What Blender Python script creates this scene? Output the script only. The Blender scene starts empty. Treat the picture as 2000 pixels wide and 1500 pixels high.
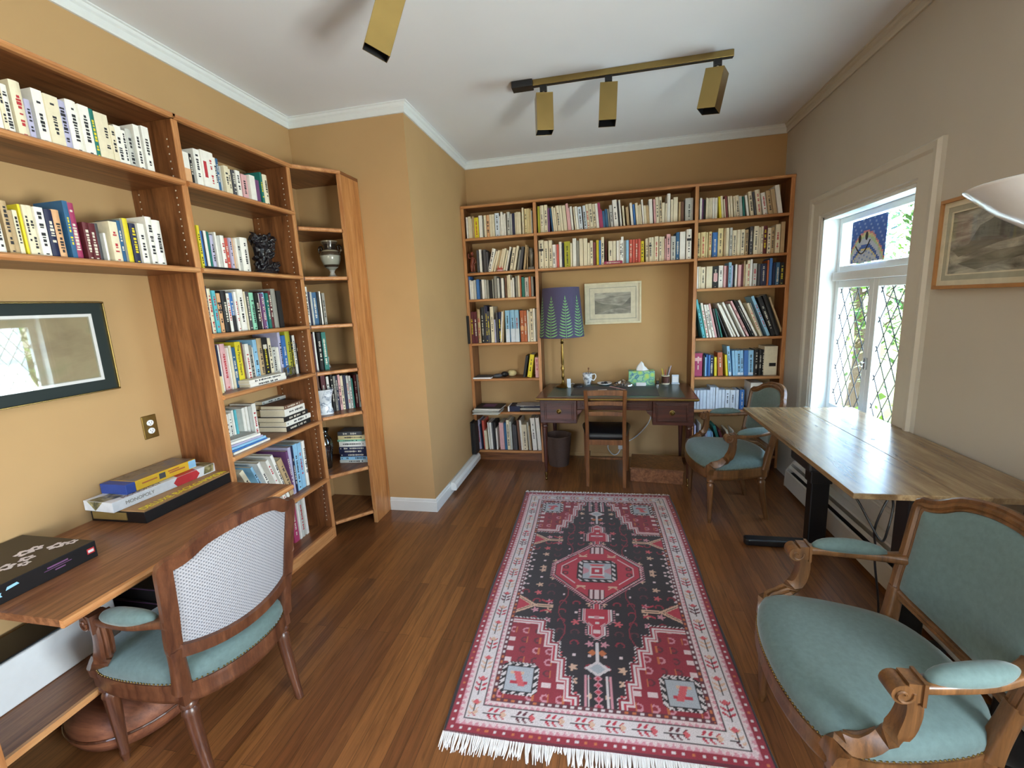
"""A book-lined study: far bookcase with writing desk, left wall bookcase, armchairs, rug, standing table by a leaded window."""
SKY_STRENGTH, SUN, P_WIN1, P_WIN2, P_REAR, P_UP, P_UP1, EXPOSURE = 1.2, 22, 26, 42, 4, 125, 12, 0.62
import bpy, bmesh, math, random
from mathutils import Vector, Matrix, Euler
SC = bpy.context.scene
COL = SC.collection
PI = math.pi
def R(a): return math.radians(a)
def lin(h):
    h = h.lstrip('#'); o = []
    for i in (0, 2, 4):
        c = int(h[i:i+2], 16)/255
        o.append(c/12.92 if c <= .04045 else ((c+.055)/1.055)**2.4)
    return (o[0], o[1], o[2], 1)
# ------------------------------------------------------------------ materials
MATS = {}
def _new(name):
    m = bpy.data.materials.new(name); m.use_nodes = True
    nt = m.node_tree; nt.nodes.clear()
    out = nt.nodes.new('ShaderNodeOutputMaterial'); b = nt.nodes.new('ShaderNodeBsdfPrincipled')
    nt.links.new(b.outputs[0], out.inputs[0]); MATS[name] = m
    return m, nt, b
def _coords(nt, scale=(1, 1, 1), kind='Object'):
    t = nt.nodes.new('ShaderNodeTexCoord'); mp = nt.nodes.new('ShaderNodeMapping')
    mp.inputs['Scale'].default_value = scale
    nt.links.new(t.outputs[kind], mp.inputs[0]); return mp
def _noise(nt, vec, scale, detail=3, rough=.55, dist=0):
    n = nt.nodes.new('ShaderNodeTexNoise'); n.inputs['Scale'].default_value = scale
    n.inputs['Detail'].default_value = detail; n.inputs['Roughness'].default_value = rough
    n.inputs['Distortion'].default_value = dist
    nt.links.new(vec.outputs[0], n.inputs['Vector']); return n
def _ramp(nt, src, stops):
    r = nt.nodes.new('ShaderNodeValToRGB'); e = r.color_ramp.elements
    while len(e) < len(stops): e.new(.5)
    for k, (p, c) in enumerate(stops): e[k].position = p; e[k].color = c
    nt.links.new(src, r.inputs[0]); return r
def _bump(nt, b, src, strength, dist=.002):
    n = nt.nodes.new('ShaderNodeBump'); n.inputs['Strength'].default_value = strength
    n.inputs['Distance'].default_value = dist
    nt.links.new(src, n.inputs['Height']); nt.links.new(n.outputs[0], b.inputs['Normal'])
def plain(name, col, rough=.5, metal=0, var=.08, scale=25, coat=0, bump=0, sheen=0, spec=.5):
    m, nt, b = _new(name)
    c = lin(col) if isinstance(col, str) else col
    v = _coords(nt); n = _noise(nt, v, scale)
    lo = tuple(x*(1-var) for x in c[:3])+(1,); hi = tuple(min(1, x*(1+var)) for x in c[:3])+(1,)
    r = _ramp(nt, n.outputs[0], [(.3, lo), (.7, hi)])
    nt.links.new(r.outputs[0], b.inputs['Base Color'])
    b.inputs['Roughness'].default_value = rough; b.inputs['Metallic'].default_value = metal
    b.inputs['Specular IOR Level'].default_value = spec
    if coat: b.inputs['Coat Weight'].default_value = coat; b.inputs['Coat Roughness'].default_value = .12
    if sheen: b.inputs['Sheen Weight'].default_value = sheen; b.inputs['Sheen Roughness'].default_value = .4
    if bump: _bump(nt, b, n.outputs[0], bump)
    return m
def wood(name, dark, light, axis='z', rough=.42, coat=.15, fine=1, mid=None):
    m, nt, b = _new(name)
    s = {'x': (1.2, 16, 16), 'y': (16, 1.2, 16), 'z': (16, 16, 1.2)}[axis]
    v = _coords(nt, s)
    n1 = _noise(nt, v, 1.6*fine, 5, .6, .8)
    v2 = _coords(nt, tuple(x*7 for x in s)); n2 = _noise(nt, v2, 2.0*fine, 2, .7)
    mx = nt.nodes.new('ShaderNodeMath'); mx.operation = 'MULTIPLY_ADD'; mx.inputs[1].default_value = .3
    nt.links.new(n2.outputs[0], mx.inputs[0]); nt.links.new(n1.outputs[0], mx.inputs[2])
    d, l = lin(dark), lin(light)
    md = lin(mid) if mid else tuple((p+q)/2 for p, q in zip(d, l))
    r = _ramp(nt, mx.outputs[0], [(.42, d), (.62, md), (.85, l)])
    nt.links.new(r.outputs[0], b.inputs['Base Color'])
    b.inputs['Roughness'].default_value = rough
    if coat: b.inputs['Coat Weight'].default_value = coat; b.inputs['Coat Roughness'].default_value = .2
    _bump(nt, b, n2.outputs[0], .12, .001)
    return m
def floor_mat():
    m, nt, b = _new('oak_floor')
    t = nt.nodes.new('ShaderNodeTexCoord'); sp = nt.nodes.new('ShaderNodeSeparateXYZ'); cb = nt.nodes.new('ShaderNodeCombineXYZ')
    nt.links.new(t.outputs['Object'], sp.inputs[0]); nt.links.new(sp.outputs[1], cb.inputs[0]); nt.links.new(sp.outputs[0], cb.inputs[1])
    br = nt.nodes.new('ShaderNodeTexBrick'); br.offset = .37; br.offset_frequency = 2; br.squash = 1
    for k, v in (('Scale', 1.0), ('Mortar Size', .0009), ('Mortar Smooth', .3), ('Bias', 0.0), ('Brick Width', 1.1), ('Row Height', .057)): br.inputs[k].default_value = v
    br.inputs['Color1'].default_value = lin('#6b4226'); br.inputs['Color2'].default_value = lin('#8a5a32'); br.inputs['Mortar'].default_value = lin('#3b2415')
    nt.links.new(cb.outputs[0], br.inputs['Vector'])
    v = _coords(nt, (26, 1.5, 1)); n = _noise(nt, v, 2.2, 6, .65, 1.2)
    r = _ramp(nt, n.outputs[0], [(.3, (.55, .5, .47, 1)), (.52, (.95, .95, .95, 1)), (.75, (1.3, 1.2, 1.1, 1))])
    mx = nt.nodes.new('ShaderNodeMix'); mx.data_type = 'RGBA'; mx.blend_type = 'MULTIPLY'; mx.inputs[0].default_value = 1
    nt.links.new(br.outputs[0], mx.inputs[6]); nt.links.new(r.outputs[0], mx.inputs[7]); nt.links.new(mx.outputs[2], b.inputs['Base Color'])
    b.inputs['Roughness'].default_value = .34; b.inputs['Coat Weight'].default_value = .25; b.inputs['Coat Roughness'].default_value = .18
    _bump(nt, b, br.outputs[1], -.25, .001)
    return m
def attr_mat(name, rough=.95, sheen=.3):
    m, nt, b = _new(name)
    a = nt.nodes.new('ShaderNodeVertexColor'); a.layer_name = 'Col'
    v = _coords(nt); n = _noise(nt, v, 260, 2)
    r = _ramp(nt, n.outputs[0], [(.25, (.72, .72, .72, 1)), (.75, (1.12, 1.12, 1.12, 1))])
    mx = nt.nodes.new('ShaderNodeMix'); mx.data_type = 'RGBA'; mx.blend_type = 'MULTIPLY'; mx.inputs[0].default_value = 1
    nt.links.new(a.outputs[0], mx.inputs[6]); nt.links.new(r.outputs[0], mx.inputs[7]); nt.links.new(mx.outputs[2], b.inputs['Base Color'])
    b.inputs['Roughness'].default_value = rough; b.inputs['Sheen Weight'].default_value = sheen
    _bump(nt, b, n.outputs[0], .4, .002)
    return m
def glass_mat():
    m = bpy.data.materials.new('window_glass'); m.use_nodes = True; nt = m.node_tree; nt.nodes.clear()
    out = nt.nodes.new('ShaderNodeOutputMaterial'); mx = nt.nodes.new('ShaderNodeMixShader')
    tr = nt.nodes.new('ShaderNodeBsdfTransparent'); gl = nt.nodes.new('ShaderNodeBsdfGlossy'); gl.inputs['Roughness'].default_value = .02
    tr.inputs[0].default_value = (.95, .98, .97, 1); mx.inputs[0].default_value = .06
    nt.links.new(tr.outputs[0], mx.inputs[1]); nt.links.new(gl.outputs[0], mx.inputs[2]); nt.links.new(mx.outputs[0], out.inputs[0])
    MATS['window_glass'] = m; return m
def clear_mat(name, tint, gloss=.12, rough=.05):
    m = bpy.data.materials.new(name); m.use_nodes = True; nt = m.node_tree; nt.nodes.clear()
    out = nt.nodes.new('ShaderNodeOutputMaterial'); mx = nt.nodes.new('ShaderNodeMixShader')
    tr = nt.nodes.new('ShaderNodeBsdfTransparent'); gl = nt.nodes.new('ShaderNodeBsdfGlossy'); gl.inputs['Roughness'].default_value = rough
    tr.inputs[0].default_value = tint; mx.inputs[0].default_value = gloss
    nt.links.new(tr.outputs[0], mx.inputs[1]); nt.links.new(gl.outputs[0], mx.inputs[2]); nt.links.new(mx.outputs[0], out.inputs[0])
    MATS[name] = m; return m
def bands(name, stops, axis=2, scale=1, off=0, rough=.5, coat=0, noise=0):
    """colour by object-space coordinate, for printed things"""
    m, nt, b = _new(name)
    t = nt.nodes.new('ShaderNodeTexCoord'); s = nt.nodes.new('ShaderNodeSeparateXYZ'); nt.links.new(t.outputs['Object'], s.inputs[0])
    ma = nt.nodes.new('ShaderNodeMath'); ma.operation = 'MULTIPLY_ADD'; ma.inputs[1].default_value = scale; ma.inputs[2].default_value = off
    nt.links.new(s.outputs[axis], ma.inputs[0])
    r = _ramp(nt, ma.outputs[0], [(p, lin(c)) for p, c in stops]); r.color_ramp.interpolation = 'CONSTANT' if not noise else 'LINEAR'
    nt.links.new(r.outputs[0], b.inputs['Base Color']); b.inputs['Roughness'].default_value = rough
    if coat: b.inputs['Coat Weight'].default_value = coat
    return m
def mottled(name, stops, scale=6, stretch=(1, 1, 1), rough=.5, coat=0, detail=5, dist=.6, coatrough=.03):
    m, nt, b = _new(name); v = _coords(nt, stretch); n = _noise(nt, v, scale, detail, .6, dist)
    r = _ramp(nt, n.outputs[0], [(p, lin(c)) for p, c in stops]); nt.links.new(r.outputs[0], b.inputs['Base Color'])
    b.inputs['Roughness'].default_value = rough
    if coat: b.inputs['Coat Weight'].default_value = coat; b.inputs['Coat Roughness'].default_value = coatrough
    return m
# ------------------------------------------------------------------ mesh builder
class MB:
    def __init__(s): s.v = []; s.f = []; s.m = []; s.xf = None
    def add(s, vs, fs, mat=0):
        o = len(s.v)
        s.v += [tuple(s.xf @ Vector(p)) if s.xf else tuple(p) for p in vs]
        s.f += [tuple(o+i for i in f) for f in fs]; s.m += [mat]*len(fs)
    def box(s, x0, x1, y0, y1, z0, z1, mat=0):
        s.add([(x0, y0, z0), (x1, y0, z0), (x1, y1, z0), (x0, y1, z0), (x0, y0, z1), (x1, y0, z1), (x1, y1, z1), (x0, y1, z1)],
              [(3, 2, 1, 0), (4, 5, 6, 7), (0, 1, 5, 4), (1, 2, 6, 5), (2, 3, 7, 6), (3, 0, 4, 7)], mat)
    def obox(s, c, size, rot=(0, 0, 0), mat=0):
        M = Matrix.Translation(c) @ Euler(rot).to_matrix().to_4x4(); a, b, h = (q/2 for q in size)
        vs = [M @ Vector((i*a, j*b, k*h)) for k in (-1, 1) for i, j in ((-1, -1), (1, -1), (1, 1), (-1, 1))]
        s.add(vs, [(3, 2, 1, 0), (4, 5, 6, 7), (0, 1, 5, 4), (1, 2, 6, 5), (2, 3, 7, 6), (3, 0, 4, 7)], mat)
    def prism(s, poly, z0, z1, mat=0, cap=True):
        n = len(poly); vs = [(p[0], p[1], z0) for p in poly]+[(p[0], p[1], z1) for p in poly]
        fs = [(i, (i+1) % n, n+(i+1) % n, n+i) for i in range(n)]
        if cap: fs += [tuple(reversed(range(n))), tuple(range(n, 2*n))]
        s.add(vs, fs, mat)
    def rings(s, rs, mat=0, cap0=True, cap1=True, closed=True):
        n = len(rs[0]); vs = [p for r in rs for p in r]; fs = []
        for k in range(len(rs)-1):
            for i in range(n if closed else n-1):
                j = (i+1) % n; fs.append((k*n+i, k*n+j, (k+1)*n+j, (k+1)*n+i))
        if cap0: fs.append(tuple(reversed(range(n))))
        if cap1: fs.append(tuple((len(rs)-1)*n+i for i in range(n)))
        s.add(vs, fs, mat)
    def lathe(s, prof, c=(0, 0, 0), n=20, mat=0, cap0=True, cap1=True, flute=0, nf=8):
        rs = []
        for r, z in prof:
            rs.append([(c[0]+math.cos(2*PI*i/n)*r*(1-flute*(.5+.5*math.cos(2*PI*i*nf/n))), c[1]+math.sin(2*PI*i/n)*r*(1-flute*(.5+.5*math.cos(2*PI*i*nf/n))), c[2]+z) for i in range(n)])
        s.rings(rs, mat, cap0, cap1)
    def tube(s, pts, rad, n=8, mat=0, closed=False):
        P = [Vector(p) for p in pts]; N = len(P)
        rad = rad if isinstance(rad, (list, tuple)) else [rad]*N
        up = Vector((0, 0, 1)); rs = []; prev = None
        for i in range(N):
            t = (P[(i+1) % N]-P[i-1]) if closed else (P[min(i+1, N-1)]-P[max(i-1, 0)])
            t.normalize()
            if prev is None:
                a = up if abs(t.dot(up)) < .95 else Vector((1, 0, 0)); x = t.cross(a).normalized()
            else: x = (prev-t*prev.dot(t)).normalized()
            prev = x; y = t.cross(x)
            rs.append([P[i]+(x*math.cos(2*PI*k/n)+y*math.sin(2*PI*k/n))*rad[i] for k in range(n)])
        if closed: rs.append(rs[0]); s.rings(rs, mat, False, False)
        else: s.rings(rs, mat)
    def sweep(s, pts, prof, normal, closed=False, mat=0, scale=None):
        """prof: (b, n) section; normal: vector or function of index"""
        P = [Vector(p) for p in pts]; N = len(P); rs = []
        for i in range(N):
            t = (P[(i+1) % N]-P[i-1]) if closed else (P[min(i+1, N-1)]-P[max(i-1, 0)])
            t.normalize(); nn = Vector(normal(i) if callable(normal) else normal)
            nn = (nn-t*nn.dot(t)).normalized(); b = t.cross(nn); k = scale[i] if scale else 1
            rs.append([P[i]+b*(q[0]*k)+nn*(q[1]*k) for q in prof])
        if closed: rs.append(rs[0]); s.rings(rs, mat, False, False)
        else: s.rings(rs, mat)
    def ball(s, c, r, n=10, m=7, mat=0):
        r = r if isinstance(r, (tuple, list)) else (r, r, r); rs = []
        for j in range(1, m):
            a = PI*j/m
            rs.append([(c[0]+r[0]*math.sin(a)*math.cos(2*PI*i/n), c[1]+r[1]*math.sin(a)*math.sin(2*PI*i/n), c[2]-r[2]*math.cos(a)) for i in range(n)])
        s.rings(rs, mat)
    def build(s, name, mats, parent=None, smooth=False, bevel=0, seg=2, subsurf=0, loc=None, auto=None):
        me = bpy.data.meshes.new(name); me.from_pydata(s.v, [], s.f)
        for mm in (mats if isinstance(mats, (list, tuple)) else [mats]): me.materials.append(MATS[mm] if isinstance(mm, str) else mm)
        if len(me.materials) > 1: me.polygons.foreach_set('material_index', s.m)
        bm = bmesh.new(); bm.from_mesh(me); bmesh.ops.recalc_face_normals(bm, faces=bm.faces); bm.to_mesh(me); bm.free()
        if smooth: me.polygons.foreach_set('use_smooth', [True]*len(me.polygons))
        o = bpy.data.objects.new(name, me); COL.objects.link(o)
        if parent: o.parent = parent
        if loc: o.location = loc
        if bevel:
            b = o.modifiers.new('bevel', 'BEVEL'); b.width = bevel; b.segments = seg; b.limit_method = 'ANGLE'; b.angle_limit = R(40)
        if subsurf:
            q = o.modifiers.new('sub', 'SUBSURF'); q.levels = subsurf; q.render_levels = subsurf
        if auto:
            me.polygons.foreach_set('use_smooth', [True]*len(me.polygons)); me.set_sharp_from_angle(angle=R(auto))
        return o
def tag(o, label, cat, group=None, kind=None):
    o['label'] = label; o['category'] = cat
    if group: o['group'] = group
    if kind: o['kind'] = kind
    return o
def thing(name, label, cat, loc=(0, 0, 0), rz=0, group=None):
    o = bpy.data.objects.new(name, None); COL.objects.link(o); o.empty_display_size = .05
    o.location = loc; o.rotation_euler = (0, 0, rz)
    return tag(o, label, cat, group)
def struct(o, label=None):
    o['kind'] = 'structure'
    if label: o['label'] = label
    return o
def BX(name, b, mats, parent=None, bevel=0, **k):
    m = MB(); m.box(*b); return m.build(name, mats, parent, bevel=bevel, **k)
def text(*a, **k):
    o = _text(*a, **k); bpy.context.view_layer.update()
    me = bpy.data.meshes.new_from_object(o.evaluated_get(bpy.context.evaluated_depsgraph_get()))
    q = bpy.data.objects.new(a[0], me); COL.objects.link(q); q.parent = o.parent; q.location = o.location; q.rotation_euler = o.rotation_euler; q.scale = o.scale
    c = o.data; bpy.data.objects.remove(o); bpy.data.curves.remove(c); q.name = a[0]; return q
def _text(name, body, size, mat, parent, loc, rot, extrude=.0006, align='LEFT', sx=1):
    c = bpy.data.curves.new(name, 'FONT'); c.body = body; c.size = size; c.extrude = extrude; c.align_x = align
    c.materials.append(MATS[mat]); o = bpy.data.objects.new(name, c); COL.objects.link(o)
    o.location = loc; o.rotation_euler = rot; o.scale = (sx, 1, 1)
    if parent: o.parent = parent
    return o
# palette of materials
plain('ochre_wall', '#b8966a', .85, var=.03, scale=3, spec=.25)
plain('grey_wall', '#bcb5a9', .85, var=.02, scale=3, spec=.25)
plain('ceiling_white', '#e2e4e8', .9, var=.015, scale=2, spec=.2)
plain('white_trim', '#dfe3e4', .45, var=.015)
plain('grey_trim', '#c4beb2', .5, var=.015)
floor_mat(); glass_mat()
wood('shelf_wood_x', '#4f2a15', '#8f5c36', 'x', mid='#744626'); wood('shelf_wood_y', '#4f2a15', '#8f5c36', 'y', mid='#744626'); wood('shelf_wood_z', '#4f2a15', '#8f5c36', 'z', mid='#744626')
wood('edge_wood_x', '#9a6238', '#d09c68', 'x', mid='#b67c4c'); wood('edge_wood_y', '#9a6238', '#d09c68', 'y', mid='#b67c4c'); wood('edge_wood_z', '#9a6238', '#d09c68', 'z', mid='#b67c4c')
wood('panel_wood', '#8f5a30', '#c78d58', 'z', mid='#b07542')
wood('desk_wood_y', '#5a3822', '#9c6c48', 'y', rough=.38, mid='#7d5034', fine=1.5)
wood('mahogany', '#2a1410', '#5b2f22', 'x', rough=.3, coat=.35, mid='#43211a'); wood('mahogany_z', '#2a1410', '#5b2f22', 'z', rough=.3, coat=.35, mid='#43211a')
wood('chair_wood', '#432a17', '#7d5430', 'z', rough=.38, coat=.2, mid='#614022'); wood('cane_chair_wood', '#3d2117', '#70462e', 'z', rough=.35, coat=.25, mid='#573321')
wood('ladder_wood', '#5a331a', '#8f5d33', 'z', rough=.4, mid='#744824')
wood('laminate', '#5d4630', '#a68d69', 'y', rough=.26, coat=.3, fine=.7, mid='#856b4b')
wood('pouf_skin', '#5a3322', '#a5694a', 'x', rough=.55, coat=0, fine=.6, mid='#82503a')
plain('brass', '#a38a55', .26, 1, var=.06, scale=8); plain('old_brass', '#8b7340', .35, 1, var=.1, scale=30)
plain('steel', '#b9bcc0', .25, 1); plain('black_metal', '#0e0f12', .4, 0, coat=.1); plain('black_plastic', '#131316', .4)
plain('teal_velvet', '#5f7270', .9, var=.1, scale=60, bump=.15, sheen=.35, spec=.2)
plain('black_leather', '#17171b', .35, bump=.2, scale=120); plain('green_leather', '#17454a', .3, var=.06, coat=.1)
plain('page', '#d8ceb4', .85, var=.08, scale=200); plain('ink', '#2b2b30', .7); plain('foil', '#d8d3c4', .6); plain('red_ink', '#b2323a', .6)
plain('china', '#e6eaee', .18, coat=.4, var=.02); plain('white_paper', '#e9e9ea', .8, var=.02); plain('grey_paper', '#b9b8bd', .85, var=.04)
plain('dark_void', '#0b0908', .9)
PAL = dict(w='#e9e7e0', c='#e0d6bb', C='#dccb98', t='#b59c76', g='#8d8c84', G='#bdbeb9', y='#dccb2c', n='#1b2143', b='#3a70b4', s='#8fc1e2', l='#b3b1cf', p='#dbaaac', r='#cb584b', m='#5c1f27', o='#b5633b', k='#19191b', e='#1d7067', v='#aaa92e', u='#6e4571', B='#6d4a38', d='#49494e', a='#5bb5c3', P='#a43a63', S='#cfdbe7', M='#86c6a9', F='#dba97c', D='#7c3f40', N='#2f5f88')
CNAME = dict(w='white', c='cream', C='ivory', t='tan', g='grey', G='pale grey', y='yellow', n='navy', b='blue', s='light blue', l='lavender', p='pink', r='coral red', m='maroon', o='rust brown', k='black', e='dark teal', v='olive yellow', u='purple', B='brown', d='dark grey', a='aqua', P='crimson', S='bluish white', M='mint green', F='peach', D='dusty red', N='slate blue')
for k, h in PAL.items(): plain('cloth_'+k, h, .6, var=.06, scale=40)
# ------------------------------------------------------------------ the room
XL, XR, XJ, YJ, YB, ZC, YF = -2.223, 1.551, -1.328, 3.100, 4.494, 2.985, -1.6
def room():
    m = MB(); m.box(XL-.15, XR+.15, YF-.15, YB+.15, -.12, 0); struct(m.build('floor', 'oak_floor'), 'brown stained oak strip floor')
    m = MB(); m.box(XL-.15, XR+.15, YF-.15, YB+.15, ZC, ZC+.1); struct(m.build('ceiling', 'ceiling_white'), 'white ceiling')
    struct(BX('wall_left', (XL-.12, XL, YF, YB, 0, ZC), 'ochre_wall'), 'ochre left wall')
    struct(BX('wall_back', (XJ, XR+.12, YB, YB+.12, 0, ZC), 'ochre_wall'), 'ochre far wall')
    struct(BX('wall_corner', (XL, XJ, YJ, YB+.12, 0, ZC), 'ochre_wall'), 'projecting ochre wall corner between the bookcases')
    def holed(x0, x1, wins, name, mat, axis='y', lo=YF-.12, hi=YB):
        m = MB(); cur = lo
        for a, b, z0, z1 in sorted(wins):
            for (p, q, s, t) in ((cur, a, 0, ZC), (a, b, 0, z0), (a, b, z1, ZC)):
                if axis == 'y': m.box(x0, x1, p, q, s, t)
                else: m.box(p, q, x0, x1, s, t)
            cur = b
        if axis == 'y': m.box(x0, x1, cur, hi, 0, ZC)
        else: m.box(cur, hi, x0, x1, 0, ZC)
        return m.build(name, mat)
    struct(holed(XR, XR+.2, [(2.72, 3.727, .70, 2.10), (-.75, .55, .70, 2.25)], 'wall_right', 'grey_wall'), 'warm grey right wall')
    struct(holed(YF-.15, YF, [(-2.1, -.9, .75, 2.2)], 'wall_front', 'grey_wall', 'x', XL-.12, XR+.2), 'grey wall behind the viewpoint')  # unseen opening added for the rear fill lamp
    # crown mouldings
    def crown(name, pts, side, mat='white_trim'):
        # section offset (out from wall, z below ceiling)
        prof = [(0, -.067), (.012, -.067), (.016, -.058), (.016, -.03), (.026, -.022), (.03, -.008), (.04, -.006), (.04, 0), (0, 0)]
        m = MB(); rs = []
        for (x, y, dx, dy) in pts: rs.append([(x+dx*p[0], y+dy*p[0], ZC+p[1]) for p in prof])
        m.rings(rs); struct(m.build(name, mat))
    crown('trim_1', [(XL, YF, 1, 0), (XL, YJ, 1, -1), (XJ, YJ, 1, -1), (XJ, YB, 1, -1), (XR, YB, -1, -1)], 0)
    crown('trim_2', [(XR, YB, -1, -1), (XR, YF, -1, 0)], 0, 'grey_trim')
    # skirting boards
    def skirt(name, pts, mat='white_trim', h=.105):
        prof = [(0, 0), (.016, 0), (.016, h-.025), (.011, h-.02), (.011, h-.008), (.006, h), (0, h)]
        m = MB(); m.rings([[(x+dx*p[0], y+dy*p[0], p[1]) for p in prof] for (x, y, dx, dy) in pts]); return struct(m.build(name, mat))
    skirt('baseboard_corner', [(-1.713, YJ, 0, -1), (XJ, YJ, 1, -1), (XJ, 4.252, 1, 0)])
    m = MB()  # white pipe cover stepping out of the skirting
    prof = [(.016, .035), (.06, .035), (.066, .045), (.066, .085), (.05, .105), (.016, .112)]
    m.rings([[(XJ+p[0], y, p[1]) for p in prof] for y in (3.42, 4.2)])
    tag(m.build('pipe_cover', 'white_trim', bevel=.003), 'white pipe cover along the skirting of the projecting wall', 'cover')
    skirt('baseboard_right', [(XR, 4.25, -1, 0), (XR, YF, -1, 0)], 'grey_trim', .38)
    skirt('baseboard_back', [(-.59, YB, 0, -1), (.77, YB, 0, -1)], 'ochre_wall', .03)
def window(n, y0, y1, z0, z1, detail=True):
    xg = XR+.12
    W = struct(bpy.data.objects.new('window_%d' % n, None), 'white casement window with leaded lights below a clear top pane' if n == 1 else None); COL.objects.link(W)
    t = .02; m = MB()   # lining of the opening
    m.box(XR-.002, XR+.2, y0, y0+t, z0, z1); m.box(XR-.002, XR+.2, y1-t, y1, z0, z1)
    m.box(XR-.002, XR+.2, y0, y1, z1-t, z1); m.box(XR-.03, XR+.2, y0-.03, y1+.03, z0-.03, z0+.005)
    m.build('window_reveal', 'white_trim', W)
    m = MB(); cw = .165  # moulded casing on the wall
    prof = [(0, 0), (.012, 0), (.012, .012), (.02, .02), (.02, cw-.055), (.03, cw-.04), (.034, cw-.012), (.02, cw), (0, cw)]
    for (a, b, sgn) in ((y0, z0-.03, -1), (y1, z0-.03, 1)):
        m.rings([[(XR-p[0], a+sgn*p[1], z) for p in prof] for z in (b, z1)])
    rs = []
    for (y, k) in ((y0, -1), (y1, 1)): rs.append([(XR-p[0], y+k*p[1], z1+p[1]) for p in prof])
    m.rings(rs)
    for (a, sgn) in ((y0, -1), (y1, 1)):
        m.rings([[(XR-p[0], a+sgn*p[1], z1) for p in prof], [(XR-p[0], a+sgn*p[1], z1+p[1]) for p in prof]])
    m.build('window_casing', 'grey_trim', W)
    a, b = y0+t, y1-t; zt = z0+(z1-z0)*.70
    def sash(name, p, q, r, s, w, pane='window_pane', leads=False):
        m = MB(); d0, d1 = xg-.02, xg+.025
        m.box(d0, d1, p, p+w, r, s); m.box(d0, d1, q-w, q, r, s); m.box(d0, d1, p+w, q-w, r, r+w); m.box(d0, d1, p+w, q-w, s-w, s)
        S = m.build(name, 'white_trim', W, bevel=.004)
        m = MB(); m.box(xg, xg+.004, p+w-.004, q-w+.004, r+w-.004, s-w+.004); m.build(pane, 'window_glass', S)
        if leads:
            m = MB(); L, Hh = q-p-2*w, s-r-2*w; dw, dh = L/3.6, L/3.6*1.72; c0 = (p+w, r+w)
            for sg in (1, -1):
                k = -40
                while k < 40:
                    # line  (y/dw) + sg*(z/dh) = k/1
                    pts = []
                    for y in (0, L):
                        z = (k-y/dw)*dh*sg
                        if -1e-9 <= z <= Hh: pts.append((y, z))
                    for z in (0, Hh):
                        y = (k-sg*z/dh)*dw
                        if -1e-9 <= y <= L: pts.append((y, z))
                    pts = sorted(set((round(u, 5), round(v, 5)) for u, v in pts))
                    if len(pts) >= 2 and math.hypot(pts[-1][0]-pts[0][0], pts[-1][1]-pts[0][1]) > .01:
                        u, v = pts[0], pts[-1]
                        m.tube([(xg-.001, c0[0]+u[0], c0[1]+u[1]), (xg-.001, c0[0]+v[0], c0[1]+v[1])], .0032, 5)
                    k += 1
            m.build('lead_lattice', 'ink', S)
        return S
    m = MB(); m.box(xg-.045, xg+.04, a, b, zt-.03, zt+.03); m.build('transom_bar', 'white_trim', W, bevel=.004)
    sash('top_sash', a, b, zt+.03, z1-t, .04)
    c = (a+b)/2
    S1 = sash('casement_sash', a, c-.001, z0+.005, zt-.03, .05, leads=detail); S2 = sash('casement_sash', c+.001, b, z0+.005, zt-.03, .05, leads=detail)
    m = MB(); m.box(xg-.035, xg-.02, c-.012, c+.012, 1.075, 1.15); m.tube([(xg-.03, c, 1.12), (xg-.055, c, 1.118), (xg-.06, c-.03, 1.10)], .006, 8); m.build('latch', 'steel', S2, bevel=.002)
    return W
room(); window(1, 2.72, 3.727, .70, 2.10); window(2, -.75, .55, .70, 2.25, False)
# child's painting taped inside the top pane
m = MB()
def pp(u, v): return (XR+.088, 3.505-u*.385, 1.755+v*.27)
N = 22
vs = [pp(i/N, j/N) for j in range(N+1) for i in range(N+1)]
fs = []; ms = []
for j in range(N):
    for i in range(N):
        u, v = (i+.5)/N, (j+.5)/N; k = 0
        arch = .62-2.2*(u-.45)**2
        e = v-arch
        if e > .10: k = 1 if (i*3+j*5) % 7 else 2
        elif e > .055: k = 3
        elif e > .0: k = 4
        elif e > -.05: k = 5
        elif e > -.20: k = 0
        elif e > -.29: k = 1
        elif e > -.33: k = 4
        else: k = 0 if (i+2*j) % 5 else 2
        fs.append((j*(N+1)+i, j*(N+1)+i+1, (j+1)*(N+1)+i+1, (j+1)*(N+1)+i)); ms.append(k)
m.v = vs; m.f = fs; m.m = ms
for nm, c in (('pt0', '#c9d4e6'), ('pt1', '#4c70c4'), ('pt2', '#8ea6da'), ('pt3', '#d9929c'), ('pt4', '#e0d6a4'), ('pt5', '#b7d8b4')): plain(nm, c, .8)
o = m.build('childs_painting', ['pt0', 'pt1', 'pt2', 'pt3', 'pt4', 'pt5']); tag(o, "child's blue rainbow painting with smiling face taped in the top window pane", 'painting')
sd = o.modifiers.new('th', 'SOLIDIFY'); sd.thickness = .0008
m = MB()
for u in (.27, .47): m.add([(p[0]-.0015, p[1]-math.cos(a)*.016, p[2]+math.sin(a)*.027) for p in [pp(u, .56+.04*(u > .3))] for a in [2*PI*k/14 for k in range(14)]], [tuple(range(14))])
m.tube([(pp(.16+.42*k/12, 0)[0]-.002, pp(.16+.42*k/12, 0)[1], pp(0, .40-.24*math.sin(PI*k/12)+.1*k/12)[2]) for k in range(13)], .0035, 6)
m.build('smiling_face', 'ink', o)
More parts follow.
